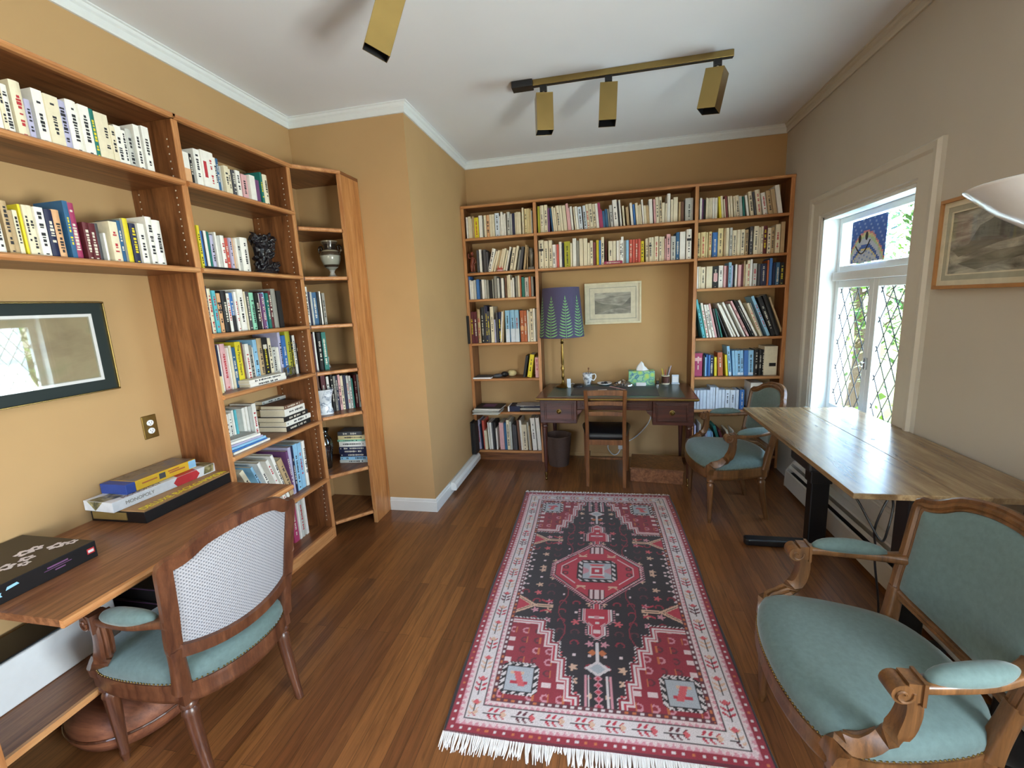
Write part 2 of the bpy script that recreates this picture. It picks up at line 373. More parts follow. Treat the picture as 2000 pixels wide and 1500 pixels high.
BOOKS = {
 'F1': ('far', 2.235, 0.02, '-1.285,0.019,0.2,w*,0 -1.263,0.027,0.204,c*,0 -1.235,0.009,0.184,c*,0 -1.222,0.018,0.201,t*,0 -1.203,0.041,0.189,y,0 -1.157,0.033,0.204,w,0 -1.119,0.008,0.174,g*,0 -1.106,0.021,0.202,c*,0 -1.083,0.028,0.202,F,0 -1.052,0.022,0.204,c*,0 -1.029,0.024,0.204,c*,0 -1,0.041,0.213,S,0 -0.957,0.009,0.185,w*,0 -0.944,0.019,0.219,w*,0 -0.925,0.012,0.195,w*,0 -0.911,0.015,0.203,w*,0 -0.883,0.027,0.213,G,0 -0.854,0.018,0.196,G*,0 -0.834,0.023,0.199,n*,0 -0.809,0.012,0.203,c*,0 -0.795,0.019,0.206,c*,0 -0.775,0.022,0.204,c*,0 -0.74,0.017,0.239,c*,0 -0.717,0.024,0.226,C,0 -0.692,0.022,0.228,C*,0 -0.669,0.014,0.222,C*,0 -0.654,0.012,0.206,G*,0'),
 'F2': ('far', 1.912, 0.02, '-1.199,0.018,0.213,d*,0 -1.176,0.024,0.219,w*,0 -1.142,0.009,0.211,k*,0 -1.131,0.024,0.214,d*,0 -1.104,0.018,0.19,d*,0 -1.097,0.033,0.22,w,0.26 -1.065,0.017,0.198,c*,0.31 -1.04,0.02,0.204,c*,0.28 -1.016,0.017,0.206,t*,0.27 -0.995,0.019,0.212,c*,0.26 -0.971,0.019,0.215,c*,0.24 -0.946,0.017,0.196,c*,0.25 -0.923,0.017,0.226,w*,0.23 -0.901,0.01,0.189,k*,0.25 -0.881,0.028,0.216,c,0.2 -0.847,0.021,0.228,c*,0.21 -0.808,0.015,0.19,g*,0.18 -0.791,0.025,0.217,d*,0.17 -0.748,0.02,0.227,t*,0.13 -0.714,0.009,0.21,t*,0.08'),
 'F3': ('far', 1.66, 0.02, '-1.322,0.033,0.223,b,0 -1.288,0.013,0.188,w*,0 -1.273,0.022,0.179,w*,0 -1.248,0.024,0.186,G*,0 -1.219,0.028,0.191,b*,0 -1.185,0.011,0.174,d*,0 -1.166,0.027,0.187,w*,0 -1.135,0.014,0.181,G*,0 -1.119,0.023,0.18,g*,0 -1.085,0.016,0.174,k*,0 -1.062,0.014,0.187,g*,0 -1.04,0.025,0.212,g*,0 -1.011,0.021,0.19,G*,0 -0.984,0.014,0.19,d*,0 -0.968,0.022,0.189,w*,0 -0.933,0.015,0.202,B*,0 -0.913,0.015,0.211,c*,0 -0.896,0.018,0.216,c*,0 -0.878,0.014,0.168,w*,0 -0.86,0.017,0.186,w*,0 -0.829,0.019,0.2,g*,0 -0.807,0.019,0.204,c*,0 -0.786,0.012,0.205,o*,0 -0.768,0.026,0.187,e*,0 -0.739,0.036,0.181,G,0 -0.7,0.02,0.189,o*,0 -0.678,0.021,0.187,g*,0'),
 'F4': ('far', 1.229, 0.02, '-1.309,0.036,0.312,m,0 -1.271,0.035,0.312,m,0 -1.231,0.028,0.332,t,0 -1.196,0.03,0.353,k,0 -1.162,0.011,0.371,d*,0 -1.149,0.022,0.362,n,0 -1.128,0.022,0.31,d,0 -1.1,0.033,0.354,c,0 -1.063,0.014,0.227,l*,0 -1.041,0.017,0.294,d*,0 -1.022,0.029,0.297,n,0 -1.009,0.016,0.302,w*,0.09 -0.989,0.012,0.311,t*,0.08 -0.948,0.041,0.31,s,0.01 -0.899,0.047,0.312,s,-0.01 -0.851,0.039,0.311,s,0 -0.802,0.038,0.303,o,0 -0.762,0.027,0.301,o,0 -0.729,0.012,0.304,w*,0 -0.715,0.01,0.29,c*,0 -0.702,0.03,0.316,c,0 -0.67,0.018,0.317,w*,0 -0.647,0.013,0.312,g*,0'),
 'M1': ('far', 2.235, 0.02, '-0.591,0.019,0.238,v*,0 -0.57,0.035,0.243,c,0 -0.532,0.031,0.246,c,0 -0.499,0.018,0.216,u*,0 -0.461,0.011,0.215,N*,-0.08 -0.446,0.018,0.225,c*,-0.08 -0.427,0.016,0.214,c*,-0.08 -0.408,0.032,0.228,c,-0.08 -0.374,0.021,0.227,c*,-0.08 -0.35,0.031,0.225,c,-0.08 -0.315,0.022,0.24,p,-0.08 -0.296,0.013,0.201,p*,-0.08 -0.279,0.019,0.211,w*,-0.08 -0.25,0.014,0.204,c*,-0.08 -0.234,0.02,0.207,w*,-0.08 -0.211,0.035,0.201,S,-0.08 -0.166,0.026,0.206,S,-0.08 -0.138,0.026,0.217,c,-0.08 -0.11,0.028,0.218,c,-0.08 -0.079,0.025,0.215,c,-0.08 -0.053,0.022,0.215,w*,-0.08 -0.028,0.02,0.222,P*,-0.08 -0.009,0.014,0.162,P*,-0.08 0.005,0.021,0.146,N*,-0.08 0.029,0.021,0.161,N*,-0.08 0.052,0.013,0.161,g*,-0.08 0.07,0.025,0.191,G,-0.08 0.1,0.039,0.233,w,-0.08 0.145,0.011,0.23,d*,-0.08 0.156,0.013,0.227,w*,-0.08 0.182,0.015,0.176,c*,-0.08 0.212,0.023,0.162,t*,-0.08 0.249,0.02,0.196,w*,-0.08 0.274,0.016,0.181,b*,-0.08 0.295,0.022,0.19,c*,-0.08 0.318,0.011,0.168,c*,-0.08 0.331,0.014,0.176,c*,-0.08 0.349,0.014,0.213,w*,-0.08 0.364,0.019,0.162,c*,-0.08 0.384,0.024,0.162,t*,-0.08 0.407,0.028,0.21,w,-0.05 0.445,0.016,0.206,p*,-0.05 0.463,0.025,0.221,c,-0.05 0.492,0.025,0.224,c,-0.05 0.508,0.024,0.171,c*,0 0.537,0.014,0.163,c*,0 0.552,0.026,0.242,w,0 0.582,0.02,0.191,c*,0 0.605,0.035,0.207,c,0 0.647,0.018,0.167,t*,0 0.668,0.023,0.165,B*,0 0.703,0.065,0.191,G,0'),
 'M2': ('far', 1.912, 0.02, '-0.595,0.049,0.26,c,0 -0.543,0.038,0.25,c,0 -0.499,0.032,0.253,c,0 -0.464,0.028,0.211,w,0 -0.434,0.009,0.211,p*,0 -0.423,0.018,0.212,r*,0 -0.403,0.026,0.232,w,0 -0.371,0.012,0.222,n*,0 -0.353,0.053,0.23,v,0 -0.298,0.017,0.213,c*,0 -0.276,0.033,0.253,w,0 -0.24,0.021,0.23,g*,0 -0.215,0.035,0.247,c,0 -0.177,0.035,0.246,c,0 -0.14,0.02,0.205,c*,0 -0.118,0.026,0.222,c,0 -0.089,0.022,0.205,D*,0 -0.06,0.021,0.222,y*,0 -0.037,0.017,0.218,b*,0 -0.018,0.026,0.245,c,0 0.02,0.01,0.214,m*,0 0.158,0.023,0.235,w,0 0.183,0.019,0.203,g*,0 0.204,0.023,0.203,s*,0 0.231,0.027,0.205,r,0 0.261,0.02,0.203,r*,0 0.283,0.025,0.205,r,0 0.309,0.02,0.205,r*,0 0.331,0.028,0.185,y,0 0.376,0.025,0.204,c,-0.03 0.404,0.026,0.21,c,-0.03 0.432,0.018,0.211,c*,-0.03 0.449,0.034,0.215,c,0 0.489,0.022,0.212,c,0 0.512,0.024,0.21,c,0 0.538,0.008,0.19,p*,0 0.551,0.032,0.227,p,0 0.588,0.039,0.206,G,0 0.632,0.028,0.238,N,0 0.664,0.044,0.239,w,0 0.717,0.044,0.255,w,0'),
 'M2x': ('far', 1.942, 0.02, '0.047,0.037,0.175,c,0 0.087,0.027,0.175,c*,0 0.119,0.023,0.175,w*,0 0.119,0.032,0.178,w,0'),
 'R1': ('far', 2.235, 0.02, '0.823,0.016,0.183,w*,0 0.841,0.011,0.171,u*,0 0.854,0.011,0.165,k*,0 0.871,0.011,0.179,c*,0 0.883,0.012,0.175,c*,0 0.897,0.013,0.176,c*,0 0.911,0.012,0.177,c*,0 0.925,0.017,0.176,w*,0 0.943,0.012,0.172,w*,0 0.956,0.009,0.173,c*,0 0.982,0.018,0.179,y*,-0.09 1.002,0.017,0.184,c*,-0.09 1.023,0.009,0.156,c*,-0.09 1.034,0.017,0.183,D*,-0.09 1.059,0.014,0.176,c*,-0.09 1.075,0.017,0.177,c*,-0.09 1.102,0.013,0.174,c*,-0.09 1.117,0.027,0.177,c,-0.09 1.146,0.022,0.17,G*,-0.09 1.171,0.013,0.164,e*,-0.09 1.199,0.017,0.171,w*,-0.14 1.229,0.028,0.2,c,-0.14 1.261,0.012,0.195,d*,-0.14 1.279,0.038,0.206,c,-0.14 1.33,0.034,0.181,w,-0.17 1.368,0.034,0.193,t,-0.17 1.405,0.03,0.202,t,-0.17 1.441,0.033,0.23,w,-0.17'),
 'R2': ('far', 1.916, 0.02, '0.807,0.027,0.215,C,0 0.837,0.04,0.217,C,0 0.879,0.015,0.214,C*,0 0.902,0.024,0.217,C,0 0.931,0.042,0.208,b,0 0.977,0.043,0.239,C,0 1.023,0.015,0.235,t*,0 1.04,0.027,0.238,c,0 1.072,0.021,0.238,G,0 1.096,0.032,0.214,c,0 1.131,0.027,0.216,c,0 1.16,0.031,0.216,c,0 1.194,0.026,0.211,t,0 1.229,0.023,0.234,d,0 1.26,0.038,0.234,c,0 1.3,0.014,0.222,c*,0 1.316,0.018,0.227,c,0 1.336,0.029,0.232,m,0 1.369,0.026,0.212,c,0 1.397,0.028,0.216,t,0 1.429,0.036,0.235,c,0 1.47,0.032,0.253,t,0'),
 'R3': ('far', 1.651, 0.02, '0.805,0.019,0.192,w*,0 0.827,0.015,0.193,c*,0 0.846,0.036,0.187,c,0 0.889,0.049,0.189,c,0 0.942,0.045,0.188,k,0 0.991,0.035,0.191,w,0 1.033,0.02,0.186,p*,0 1.056,0.013,0.185,m*,0 1.072,0.022,0.213,s,0 1.097,0.012,0.186,l*,0 1.113,0.01,0.185,k*,0 1.126,0.016,0.193,w*,0 1.15,0.023,0.187,p*,0 1.175,0.017,0.192,m*,0 1.193,0.012,0.218,t*,0 1.208,0.012,0.187,c*,0 1.221,0.023,0.22,c,0 1.246,0.017,0.227,w*,0 1.267,0.03,0.192,G,0 1.304,0.021,0.188,d*,0 1.329,0.044,0.186,n,0 1.38,0.014,0.212,o*,0 1.395,0.022,0.227,b,0 1.424,0.02,0.19,n*,0 1.447,0.029,0.189,N,0 1.481,0.031,0.186,k,0'),
 'R4': ('far', 1.213, 0.02, '0.874,0.022,0.35,a,-0.21 0.897,0.011,0.304,e*,-0.2 0.908,0.019,0.316,w,-0.19 0.935,0.018,0.301,w,-0.2 0.96,0.018,0.301,w,-0.22 0.982,0.016,0.309,p,-0.22 1.01,0.012,0.264,d*,-0.23 1.03,0.013,0.264,e*,-0.24 1.075,0.008,0.269,d*,-0.37 1.12,0.015,0.328,w*,-0.42 1.142,0.014,0.318,w*,-0.45 1.169,0.016,0.34,w,-0.44 1.219,0.013,0.321,w*,-0.45 1.248,0.016,0.35,p,-0.45 1.277,0.008,0.361,k*,-0.45 1.291,0.015,0.352,k,-0.47 1.313,0.019,0.355,w,-0.46 1.347,0.019,0.313,c,-0.39 1.367,0.009,0.316,g*,-0.37 1.408,0.024,0.376,s,-0.4 1.441,0.034,0.364,k,-0.37 1.478,0.033,0.374,k,-0.34 1.529,0.014,0.357,t,-0.36'),
 'R5': ('far', 0.858, 0.05, '0.796,0.014,0.196,r*,0 0.812,0.073,0.213,P,0 0.891,0.012,0.194,k*,0 0.906,0.011,0.175,s*,0 0.919,0.014,0.196,b*,0 0.935,0.016,0.193,b*,0 0.952,0.028,0.193,n,0 0.991,0.021,0.173,y*,-0.03 1.023,0.042,0.215,o,-0.05 1.089,0.018,0.193,y*,-0.08 1.113,0.024,0.272,s,-0.1 1.15,0.021,0.229,s*,-0.08 1.169,0.019,0.23,s*,-0.06 1.187,0.026,0.229,s,-0.05 1.215,0.023,0.229,s,-0.05 1.24,0.036,0.23,b,-0.03 1.277,0.041,0.229,s,-0.02 1.322,0.039,0.235,k,0 1.363,0.023,0.233,k,0 1.388,0.023,0.233,k,0'),
 'R6': ('far', 0.549, 0.03, '0.815,0.023,0.177,S*,0 0.839,0.024,0.179,S*,0 0.866,0.026,0.179,S*,0 0.896,0.028,0.179,S*,0 0.927,0.027,0.179,S*,0 0.956,0.025,0.205,S*,0 0.982,0.018,0.205,S*,0 1.003,0.022,0.205,S*,0 1.028,0.027,0.18,S*,0 1.059,0.025,0.18,S*,0 1.088,0.038,0.18,S,0 1.128,0.044,0.18,S,0 1.175,0.025,0.179,S*,0 1.209,0.039,0.181,b,0'),
 'L8': ('far', 0.117, 0.02, '-1.304,0.037,0.313,l,-0.04 -1.268,0.015,0.266,n*,-0.04 -1.244,0.025,0.309,r,-0.04 -1.228,0.029,0.204,c*,-0.03 -1.183,0.013,0.29,w*,-0.04 -1.166,0.024,0.286,w*,-0.04 -1.143,0.016,0.286,d*,-0.03 -1.123,0.024,0.291,k*,-0.03 -1.103,0.013,0.229,w*,-0.02 -1.067,0.047,0.286,p,-0.02 -1.017,0.025,0.282,N*,-0.02 -0.989,0.03,0.315,c,-0.02 -0.957,0.021,0.301,G*,-0.02 -0.926,0.024,0.269,d*,-0.02 -0.901,0.017,0.264,d*,-0.02 -0.869,0.022,0.316,B*,-0.05 -0.843,0.022,0.316,w*,-0.05 -0.828,0.053,0.269,c,-0.03 -0.765,0.016,0.293,G*,-0.05 -0.751,0.014,0.256,t*,-0.05 -0.723,0.044,0.34,w,-0.06 -0.67,0.037,0.341,w,-0.06'),
 'R8': ('far', 0.117, 0.03, '0.825,0.015,0.272,l*,0 0.872,0.011,0.286,w*,0 0.942,0.015,0.219,l*,-0.1 0.959,0.016,0.221,s*,-0.1 0.976,0.015,0.219,s*,-0.1 1,0.014,0.21,s*,-0.12 1.069,0.025,0.276,e*,-0.3 1.101,0.022,0.24,m*,-0.3 1.172,0.018,0.239,c*,-0.32 1.228,0.011,0.238,w*,-0.3'),
 'L5': ('far', 0.871, 0.03, '-0.8,0.025,0.219,k*,0.18 -0.755,0.043,0.228,y,0.16 -0.671,0.036,0.2,p,0'),
 'B1t': ('left', 2.243, 0.02, '1.221,0.02,0.156,w,0 1.241,0.013,0.158,c,0 1.253,0.022,0.159,w,0 1.281,0.031,0.182,c,0 1.309,0.016,0.133,l,0 1.342,0.032,0.181,w,0 1.372,0.044,0.176,c,0 1.415,0.029,0.175,l,0 1.445,0.036,0.187,w,0 1.478,0.036,0.182,w,0 1.512,0.018,0.18,e,0 1.53,0.029,0.177,c,0 1.559,0.029,0.181,c,0 1.583,0.021,0.146,c,0 1.607,0.028,0.156,w,0 1.632,0.017,0.145,w,0 1.654,0.024,0.156,G,0 1.687,0.025,0.184,w,0 1.729,0.032,0.194,w,0'),
 'B1b': ('left', 1.845, 0.02, '1.15,0.02,0.13,w,0 1.179,0.018,0.173,t,0 1.193,0.011,0.145,t,0 1.208,0.013,0.148,c,0 1.226,0.008,0.17,y,0 1.235,0.014,0.17,c,0 1.251,0.017,0.172,c,0 1.268,0.027,0.17,w,0 1.296,0.024,0.167,n,0 1.322,0.023,0.171,F,0 1.358,0.017,0.208,N,0 1.376,0.026,0.207,P,0 1.411,0.02,0.141,m,0 1.432,0.024,0.141,m,0 1.457,0.017,0.145,d,0 1.483,0.009,0.111,w,0 1.506,0.032,0.16,c,0 1.54,0.014,0.168,N,0 1.557,0.01,0.179,g,0 1.57,0.021,0.183,y,0 1.595,0.027,0.167,n,0 1.624,0.028,0.17,w,0 1.673,0.028,0.207,w,0 1.701,0.038,0.198,w,0'),
 'B2t': ('left', 2.243, 0.02, '1.902,0.009,0.146,F*,0 1.911,0.036,0.146,w,0 1.948,0.014,0.146,k,0 1.976,0.034,0.178,w,0 2.01,0.035,0.183,w,0 2.047,0.04,0.185,w,0 2.082,0.017,0.168,w,0 2.099,0.015,0.168,N,0 2.11,0.012,0.135,G*,0 2.142,0.028,0.144,c,0 2.169,0.024,0.138,c,0 2.197,0.022,0.138,d,0 2.221,0.029,0.142,w,0 2.267,0.039,0.136,p,0 2.317,0.041,0.143,w,0 2.361,0.034,0.13,u,0 2.407,0.017,0.18,e,0 2.424,0.036,0.173,c,0'),
 'B2b': ('left', 1.845, 0.02, '1.918,0.015,0.208,y,0 1.933,0.011,0.184,b,0 1.946,0.009,0.186,n*,0 1.956,0.015,0.188,w,0 1.973,0.012,0.186,e,0 1.982,0.02,0.171,l,0 2.003,0.008,0.176,n*,0 2.015,0.011,0.189,w,0 2.027,0.023,0.174,G,0 2.051,0.024,0.178,w,0 2.082,0.019,0.17,r,0 2.103,0.016,0.172,l,0 2.121,0.019,0.175,F,0 2.142,0.014,0.175,w,0 2.157,0.022,0.174,G,0 2.183,0.053,0.186,w,0'),
 'B3': ('left', 1.524, 0.02, '1.904,0.016,0.238,n,0 1.918,0.02,0.225,c,0 1.945,0.021,0.216,a,0 1.973,0.021,0.203,F,0 1.998,0.033,0.216,k,0 2.032,0.018,0.203,w,0 2.056,0.023,0.206,b,0 2.085,0.018,0.211,w,0 2.108,0.039,0.226,w,0 2.152,0.01,0.214,c*,0 2.163,0.023,0.214,d,0 2.19,0.033,0.209,M,0 2.225,0.026,0.207,k,0 2.254,0.015,0.206,w,0 2.271,0.019,0.205,u,0 2.293,0.015,0.211,s,0 2.314,0.02,0.208,e,0 2.34,0.02,0.22,m,0 2.367,0.037,0.234,g,0 2.41,0.038,0.224,k,0'),
 'B4': ('left', 1.208, 0.09, '1.978,0.01,0.251,n,0 1.99,0.009,0.251,w,0 2.016,0.031,0.255,p,0 2.047,0.01,0.232,w*,0 2.06,0.017,0.241,c,0 2.077,0.028,0.229,N,0 2.112,0.041,0.256,y,0 2.154,0.012,0.249,B,0 2.172,0.028,0.239,w,0 2.2,0.025,0.229,g,0 2.226,0.01,0.215,w*,0 2.238,0.029,0.258,s,0 2.271,0.038,0.263,t,0 2.313,0.048,0.263,k,0 2.363,0.025,0.257,c,0 2.379,0.035,0.199,G,0 2.415,0.017,0.195,w*,0 2.455,0.024,0.285,l,0 2.477,0.032,0.263,b,0 2.518,0.043,0.294,v,0 2.556,0.016,0.257,k,0 2.574,0.021,0.257,w,0 2.606,0.048,0.202,k,0 2.66,0.033,0.197,d,0'),
 'B5': ('left', 0.876, 0.13, '2.01,0.023,0.194,w,0 2.036,0.019,0.196,w,0 2.06,0.012,0.209,w*,0 2.074,0.014,0.207,a*,0 2.13,0.019,0.203,w*,0 2.152,0.017,0.206,w*,0 2.171,0.022,0.205,G,0 2.198,0.031,0.213,w,0'),
 'B6': ('left', 0.455, 0.05, '2.093,0.029,0.325,c,-0.42 2.158,0.016,0.318,s,-0.38 2.197,0.023,0.321,w,-0.34 2.254,0.021,0.313,w,-0.34 2.293,0.022,0.325,w,-0.3 2.326,0.044,0.271,t,-0.3 2.347,0.026,0.313,l,0 2.351,0.019,0.298,u,-0.1 2.376,0.018,0.313,n,0 2.399,0.039,0.315,s,0 2.443,0.036,0.31,s,0 2.485,0.026,0.313,w,0'),
 'B7': ('left', 0.087, 0.12, '2.293,0.026,0.267,s,0 2.32,0.018,0.25,F*,0 2.379,0.047,0.272,P,0 2.431,0.017,0.26,w*,0 2.455,0.035,0.267,G,0 2.496,0.024,0.27,w*,0'),
 'C3': ('diag', 1.52, 0.07, '0.008,0.016,0.26,w,0 0.022,0.012,0.227,n,0 0.036,0.013,0.225,G,0 0.05,0.03,0.222,N,0 0.081,0.012,0.219,k*,0 0.096,0.01,0.228,w*,0 0.113,0.018,0.216,g,0'),
 'C4': ('diag', 1.203, 0.09, '0.02,0.008,0.26,m*,0 0.03,0.012,0.271,w,0 0.052,0.027,0.265,k,0 0.082,0.029,0.265,e,0'),
 'C5': ('diag', 0.886, 0.14, '0.026,0.015,0.283,B,0 0.052,0.03,0.282,m,0 0.09,0.018,0.262,w,0 0.117,0.017,0.278,k,0 0.137,0.016,0.26,g,0 0.155,0.013,0.26,n,0 0.171,0.016,0.264,p,0 0.188,0.018,0.254,c,0 0.208,0.019,0.256,n,0 0.229,0.016,0.25,G,0 0.246,0.015,0.247,G,0 0.264,0.011,0.226,e*,0 0.286,0.016,0.248,m,0 0.306,0.025,0.25,g,0'),
}
# ------------------------------------------------------------------ built-in bookcases
YFB = 4.256; XFL = -1.923
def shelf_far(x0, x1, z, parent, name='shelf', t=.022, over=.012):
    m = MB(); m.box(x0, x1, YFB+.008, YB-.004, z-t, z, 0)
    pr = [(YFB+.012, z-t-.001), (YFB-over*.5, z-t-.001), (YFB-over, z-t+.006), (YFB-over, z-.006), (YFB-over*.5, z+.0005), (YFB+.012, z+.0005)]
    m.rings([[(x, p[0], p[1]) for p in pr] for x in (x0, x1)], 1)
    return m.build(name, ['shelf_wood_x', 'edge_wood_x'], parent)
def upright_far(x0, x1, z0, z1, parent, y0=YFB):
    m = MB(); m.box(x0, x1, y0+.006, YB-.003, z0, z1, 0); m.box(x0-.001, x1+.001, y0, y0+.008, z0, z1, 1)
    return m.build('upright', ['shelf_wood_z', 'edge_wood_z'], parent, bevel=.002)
far = thing('built_in_bookcase', 'long orange-brown wooden bookcase built across the far wall around the desk', 'bookcase', (0, 0, 0))
upright_far(XJ+.003, XJ+.031, 0, 2.508, far); upright_far(-.63, -.602, 0, 2.508, far); upright_far(.779, .806, 0, 2.508, far); upright_far(1.518, XR-.003, 0, 2.508, far)
o = shelf_far(XJ+.003, XR-.003, 2.531, far, 'top_board')
AL, AR = XJ+.032, -.631; BL, BR = .807, 1.517; ML, MR = -.601, .778
for z in (2.235, 1.912, 1.66, 1.229, .871, .525, .117): shelf_far(AL, AR, z, far)
for z in (2.235, 1.912): shelf_far(ML, MR, z, far)
for z in (2.235, 1.916, 1.651, 1.213, .858, .549, .117): shelf_far(BL, BR, z, far)
for (a, b) in ((AL, AR), (BL, BR)): BX('plinth', (a, b, YFB+.04, YFB+.058, 0, .094), 'shelf_wood_x', far)
def holes(name, p, along, z0, z1, parent, flip):
    m = MB(); z = z0
    while z < z1:
        for a in along:
            if flip == 'y': m.box(a-.003, a+.003, p-.0008, p+.0008, z-.003, z+.003)
            else: m.box(p-.0008, p+.0008, a-.003, a+.003, z-.003, z+.003)
        z += .032
    return m.build(name, 'foil', parent)
# left wall bookcase (tall bay) and the two wall shelves over the desk
left = thing('built_in_bookcase', 'tall orange-brown bookcase on the left wall between desk and corner', 'bookcase', (0, 0, 0))
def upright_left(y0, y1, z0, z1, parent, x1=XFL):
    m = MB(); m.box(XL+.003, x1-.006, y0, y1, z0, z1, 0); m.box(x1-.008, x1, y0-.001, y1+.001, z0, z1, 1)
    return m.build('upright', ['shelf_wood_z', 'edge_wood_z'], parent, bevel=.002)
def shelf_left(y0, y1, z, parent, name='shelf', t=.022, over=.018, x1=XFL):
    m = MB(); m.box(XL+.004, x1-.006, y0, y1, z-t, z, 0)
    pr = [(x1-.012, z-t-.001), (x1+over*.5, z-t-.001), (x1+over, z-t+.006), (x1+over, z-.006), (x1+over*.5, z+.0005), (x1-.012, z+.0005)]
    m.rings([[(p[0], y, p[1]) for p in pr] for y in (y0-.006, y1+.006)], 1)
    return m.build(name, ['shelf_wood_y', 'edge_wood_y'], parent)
upright_left(1.856, 1.884, 0, 2.508, left); upright_left(2.618, 2.646, 0, 2.508, left)
shelf_left(1.856, 2.646, 2.53, left, 'top_board')
for z in (2.243, 1.845, 1.524, 1.208, .876, .455, .087): shelf_left(1.885, 2.617, z, left)
BX('plinth', (XFL-.02, XFL-.003, 1.885, 2.646, 0, .064), 'edge_wood_y', left)
for s, ya in ((1.8838, 1), (2.6182, -1)):
    holes('shelf_pin_holes', s, (-1.965, -2.18), .14, 2.45, left, 'y')
over = thing('wall_shelf_unit', 'open wooden book shelves high on the left wall above the built-in desk', 'shelf', (0, 0, 0))
shelf_left(.80, 1.855, 2.53, over, 'top_board')
for z in (2.243, 1.845): shelf_left(.83, 1.854, z, over)
upright_left(.80, .828, 1.823, 2.508, over)
holes('shelf_pin_holes', 1.8563, (-1.965, -2.18), 1.88, 2.45, over, 'y')
# corner unit with a diagonal front
D0 = Vector((XFL, 2.648)); D1 = Vector((-1.716, 2.875)); DU = (D1-D0).normalized(); DN = Vector((-DU.y, DU.x))
corner = thing('corner_bookcase', 'narrow corner bookcase with angled shelves beside the projecting wall', 'bookcase', (0, 0, 0))
m = MB(); m.box(-1.744, -1.716, 2.875, YJ-.003, 0, 2.508, 0); m.box(-1.745, -1.715, 2.869, 2.877, 0, 2.508, 1); m.build('end_panel', ['panel_wood', 'edge_wood_z'], corner, bevel=.002)
def shelf_corner(z, name='shelf', t=.022, top=False):
    m = MB(); xr = -1.716 if top else -1.746
    e1 = Vector((xr, 2.875)) if top else D1-DU*.03
    poly = [(XL+.004, 2.649), (D0.x-.003, 2.649), (e1.x, e1.y), (xr, YJ-.004), (XL+.004, YJ-.004)]
    m.prism(poly, z-t, z, 0)
    pr = [(.012, -t-.001), (-.006, -t-.001), (-.012, -t+.006), (-.012, -.006), (-.006, .0005), (.012, .0005)]
    a, b = D0+DU*.004, e1+(DU*-.002)
    m.rings([[(q.x+DN.x*p[0], q.y+DN.y*p[0], z+p[1]) for p in pr] for q in (a, b)], 1)
    return m.build(name, ['shelf_wood_y', 'edge_wood_y'], corner)
shelf_corner(2.53, 'top_board', top=True)
for z in (2.155, 1.84, 1.52, 1.203, .886, .46, .109): shelf_corner(z)
# ------------------------------------------------------------------ books
FRAMES = {'far': lambda back: (Vector((0, YFB+back)), Vector((1, 0)), Vector((0, 1))),
          'left': lambda back: (Vector((XFL-back, 0)), Vector((0, 1)), Vector((-1, 0))),
          'diag': lambda back: (Vector((-1.923, 2.65))+Vector((-.736, .677))*back, Vector((.677, .736)), Vector((-.736, .677)))}
ORD = 'first second third fourth fifth sixth seventh eighth ninth tenth eleventh twelfth thirteenth fourteenth fifteenth sixteenth seventeenth eighteenth nineteenth'.split()
def ordinal(n):
    if n < 20: return ORD[n-1]
    t = {2: 'twent', 3: 'thirt', 4: 'fort', 5: 'fift', 6: 'sixt', 7: 'sevent'}[n//10]
    return t+'ieth' if n % 10 == 0 else t+'y-'+ORD[n % 10-1]
WHERE = dict(F1="top shelf of the far left bay", F2="second shelf of the far left bay", F3="third shelf of the far left bay", F4="fourth shelf of the far left bay", L8="bottom shelf of the far left bay", L5="fifth shelf of the far left bay",
    M1="upper shelf over the far desk", M2="lower shelf over the far desk", M2x="the flat purple book over the far desk",
    R1="top shelf of the far right bay", R2="second shelf of the far right bay", R3="third shelf of the far right bay", R4="fourth shelf of the far right bay", R5="fifth shelf of the far right bay", R6="sixth shelf of the far right bay", R8="bottom shelf of the far right bay",
    B1t="upper shelf over the left desk", B1b="lower shelf over the left desk", B2t="top shelf of the left tall bookcase", B2b="second shelf of the left tall bookcase", B3="third shelf of the left tall bookcase", B4="fourth shelf of the left tall bookcase", B5="fifth shelf of the left tall bookcase", B6="sixth shelf of the left tall bookcase", B7="bottom shelf of the left tall bookcase",
    C3="third shelf of the corner bookcase", C4="fourth shelf of the corner bookcase", C5="fifth shelf of the corner bookcase")
DARK = set('nmkeuBdDPNbor')
rnd = random.Random(7)
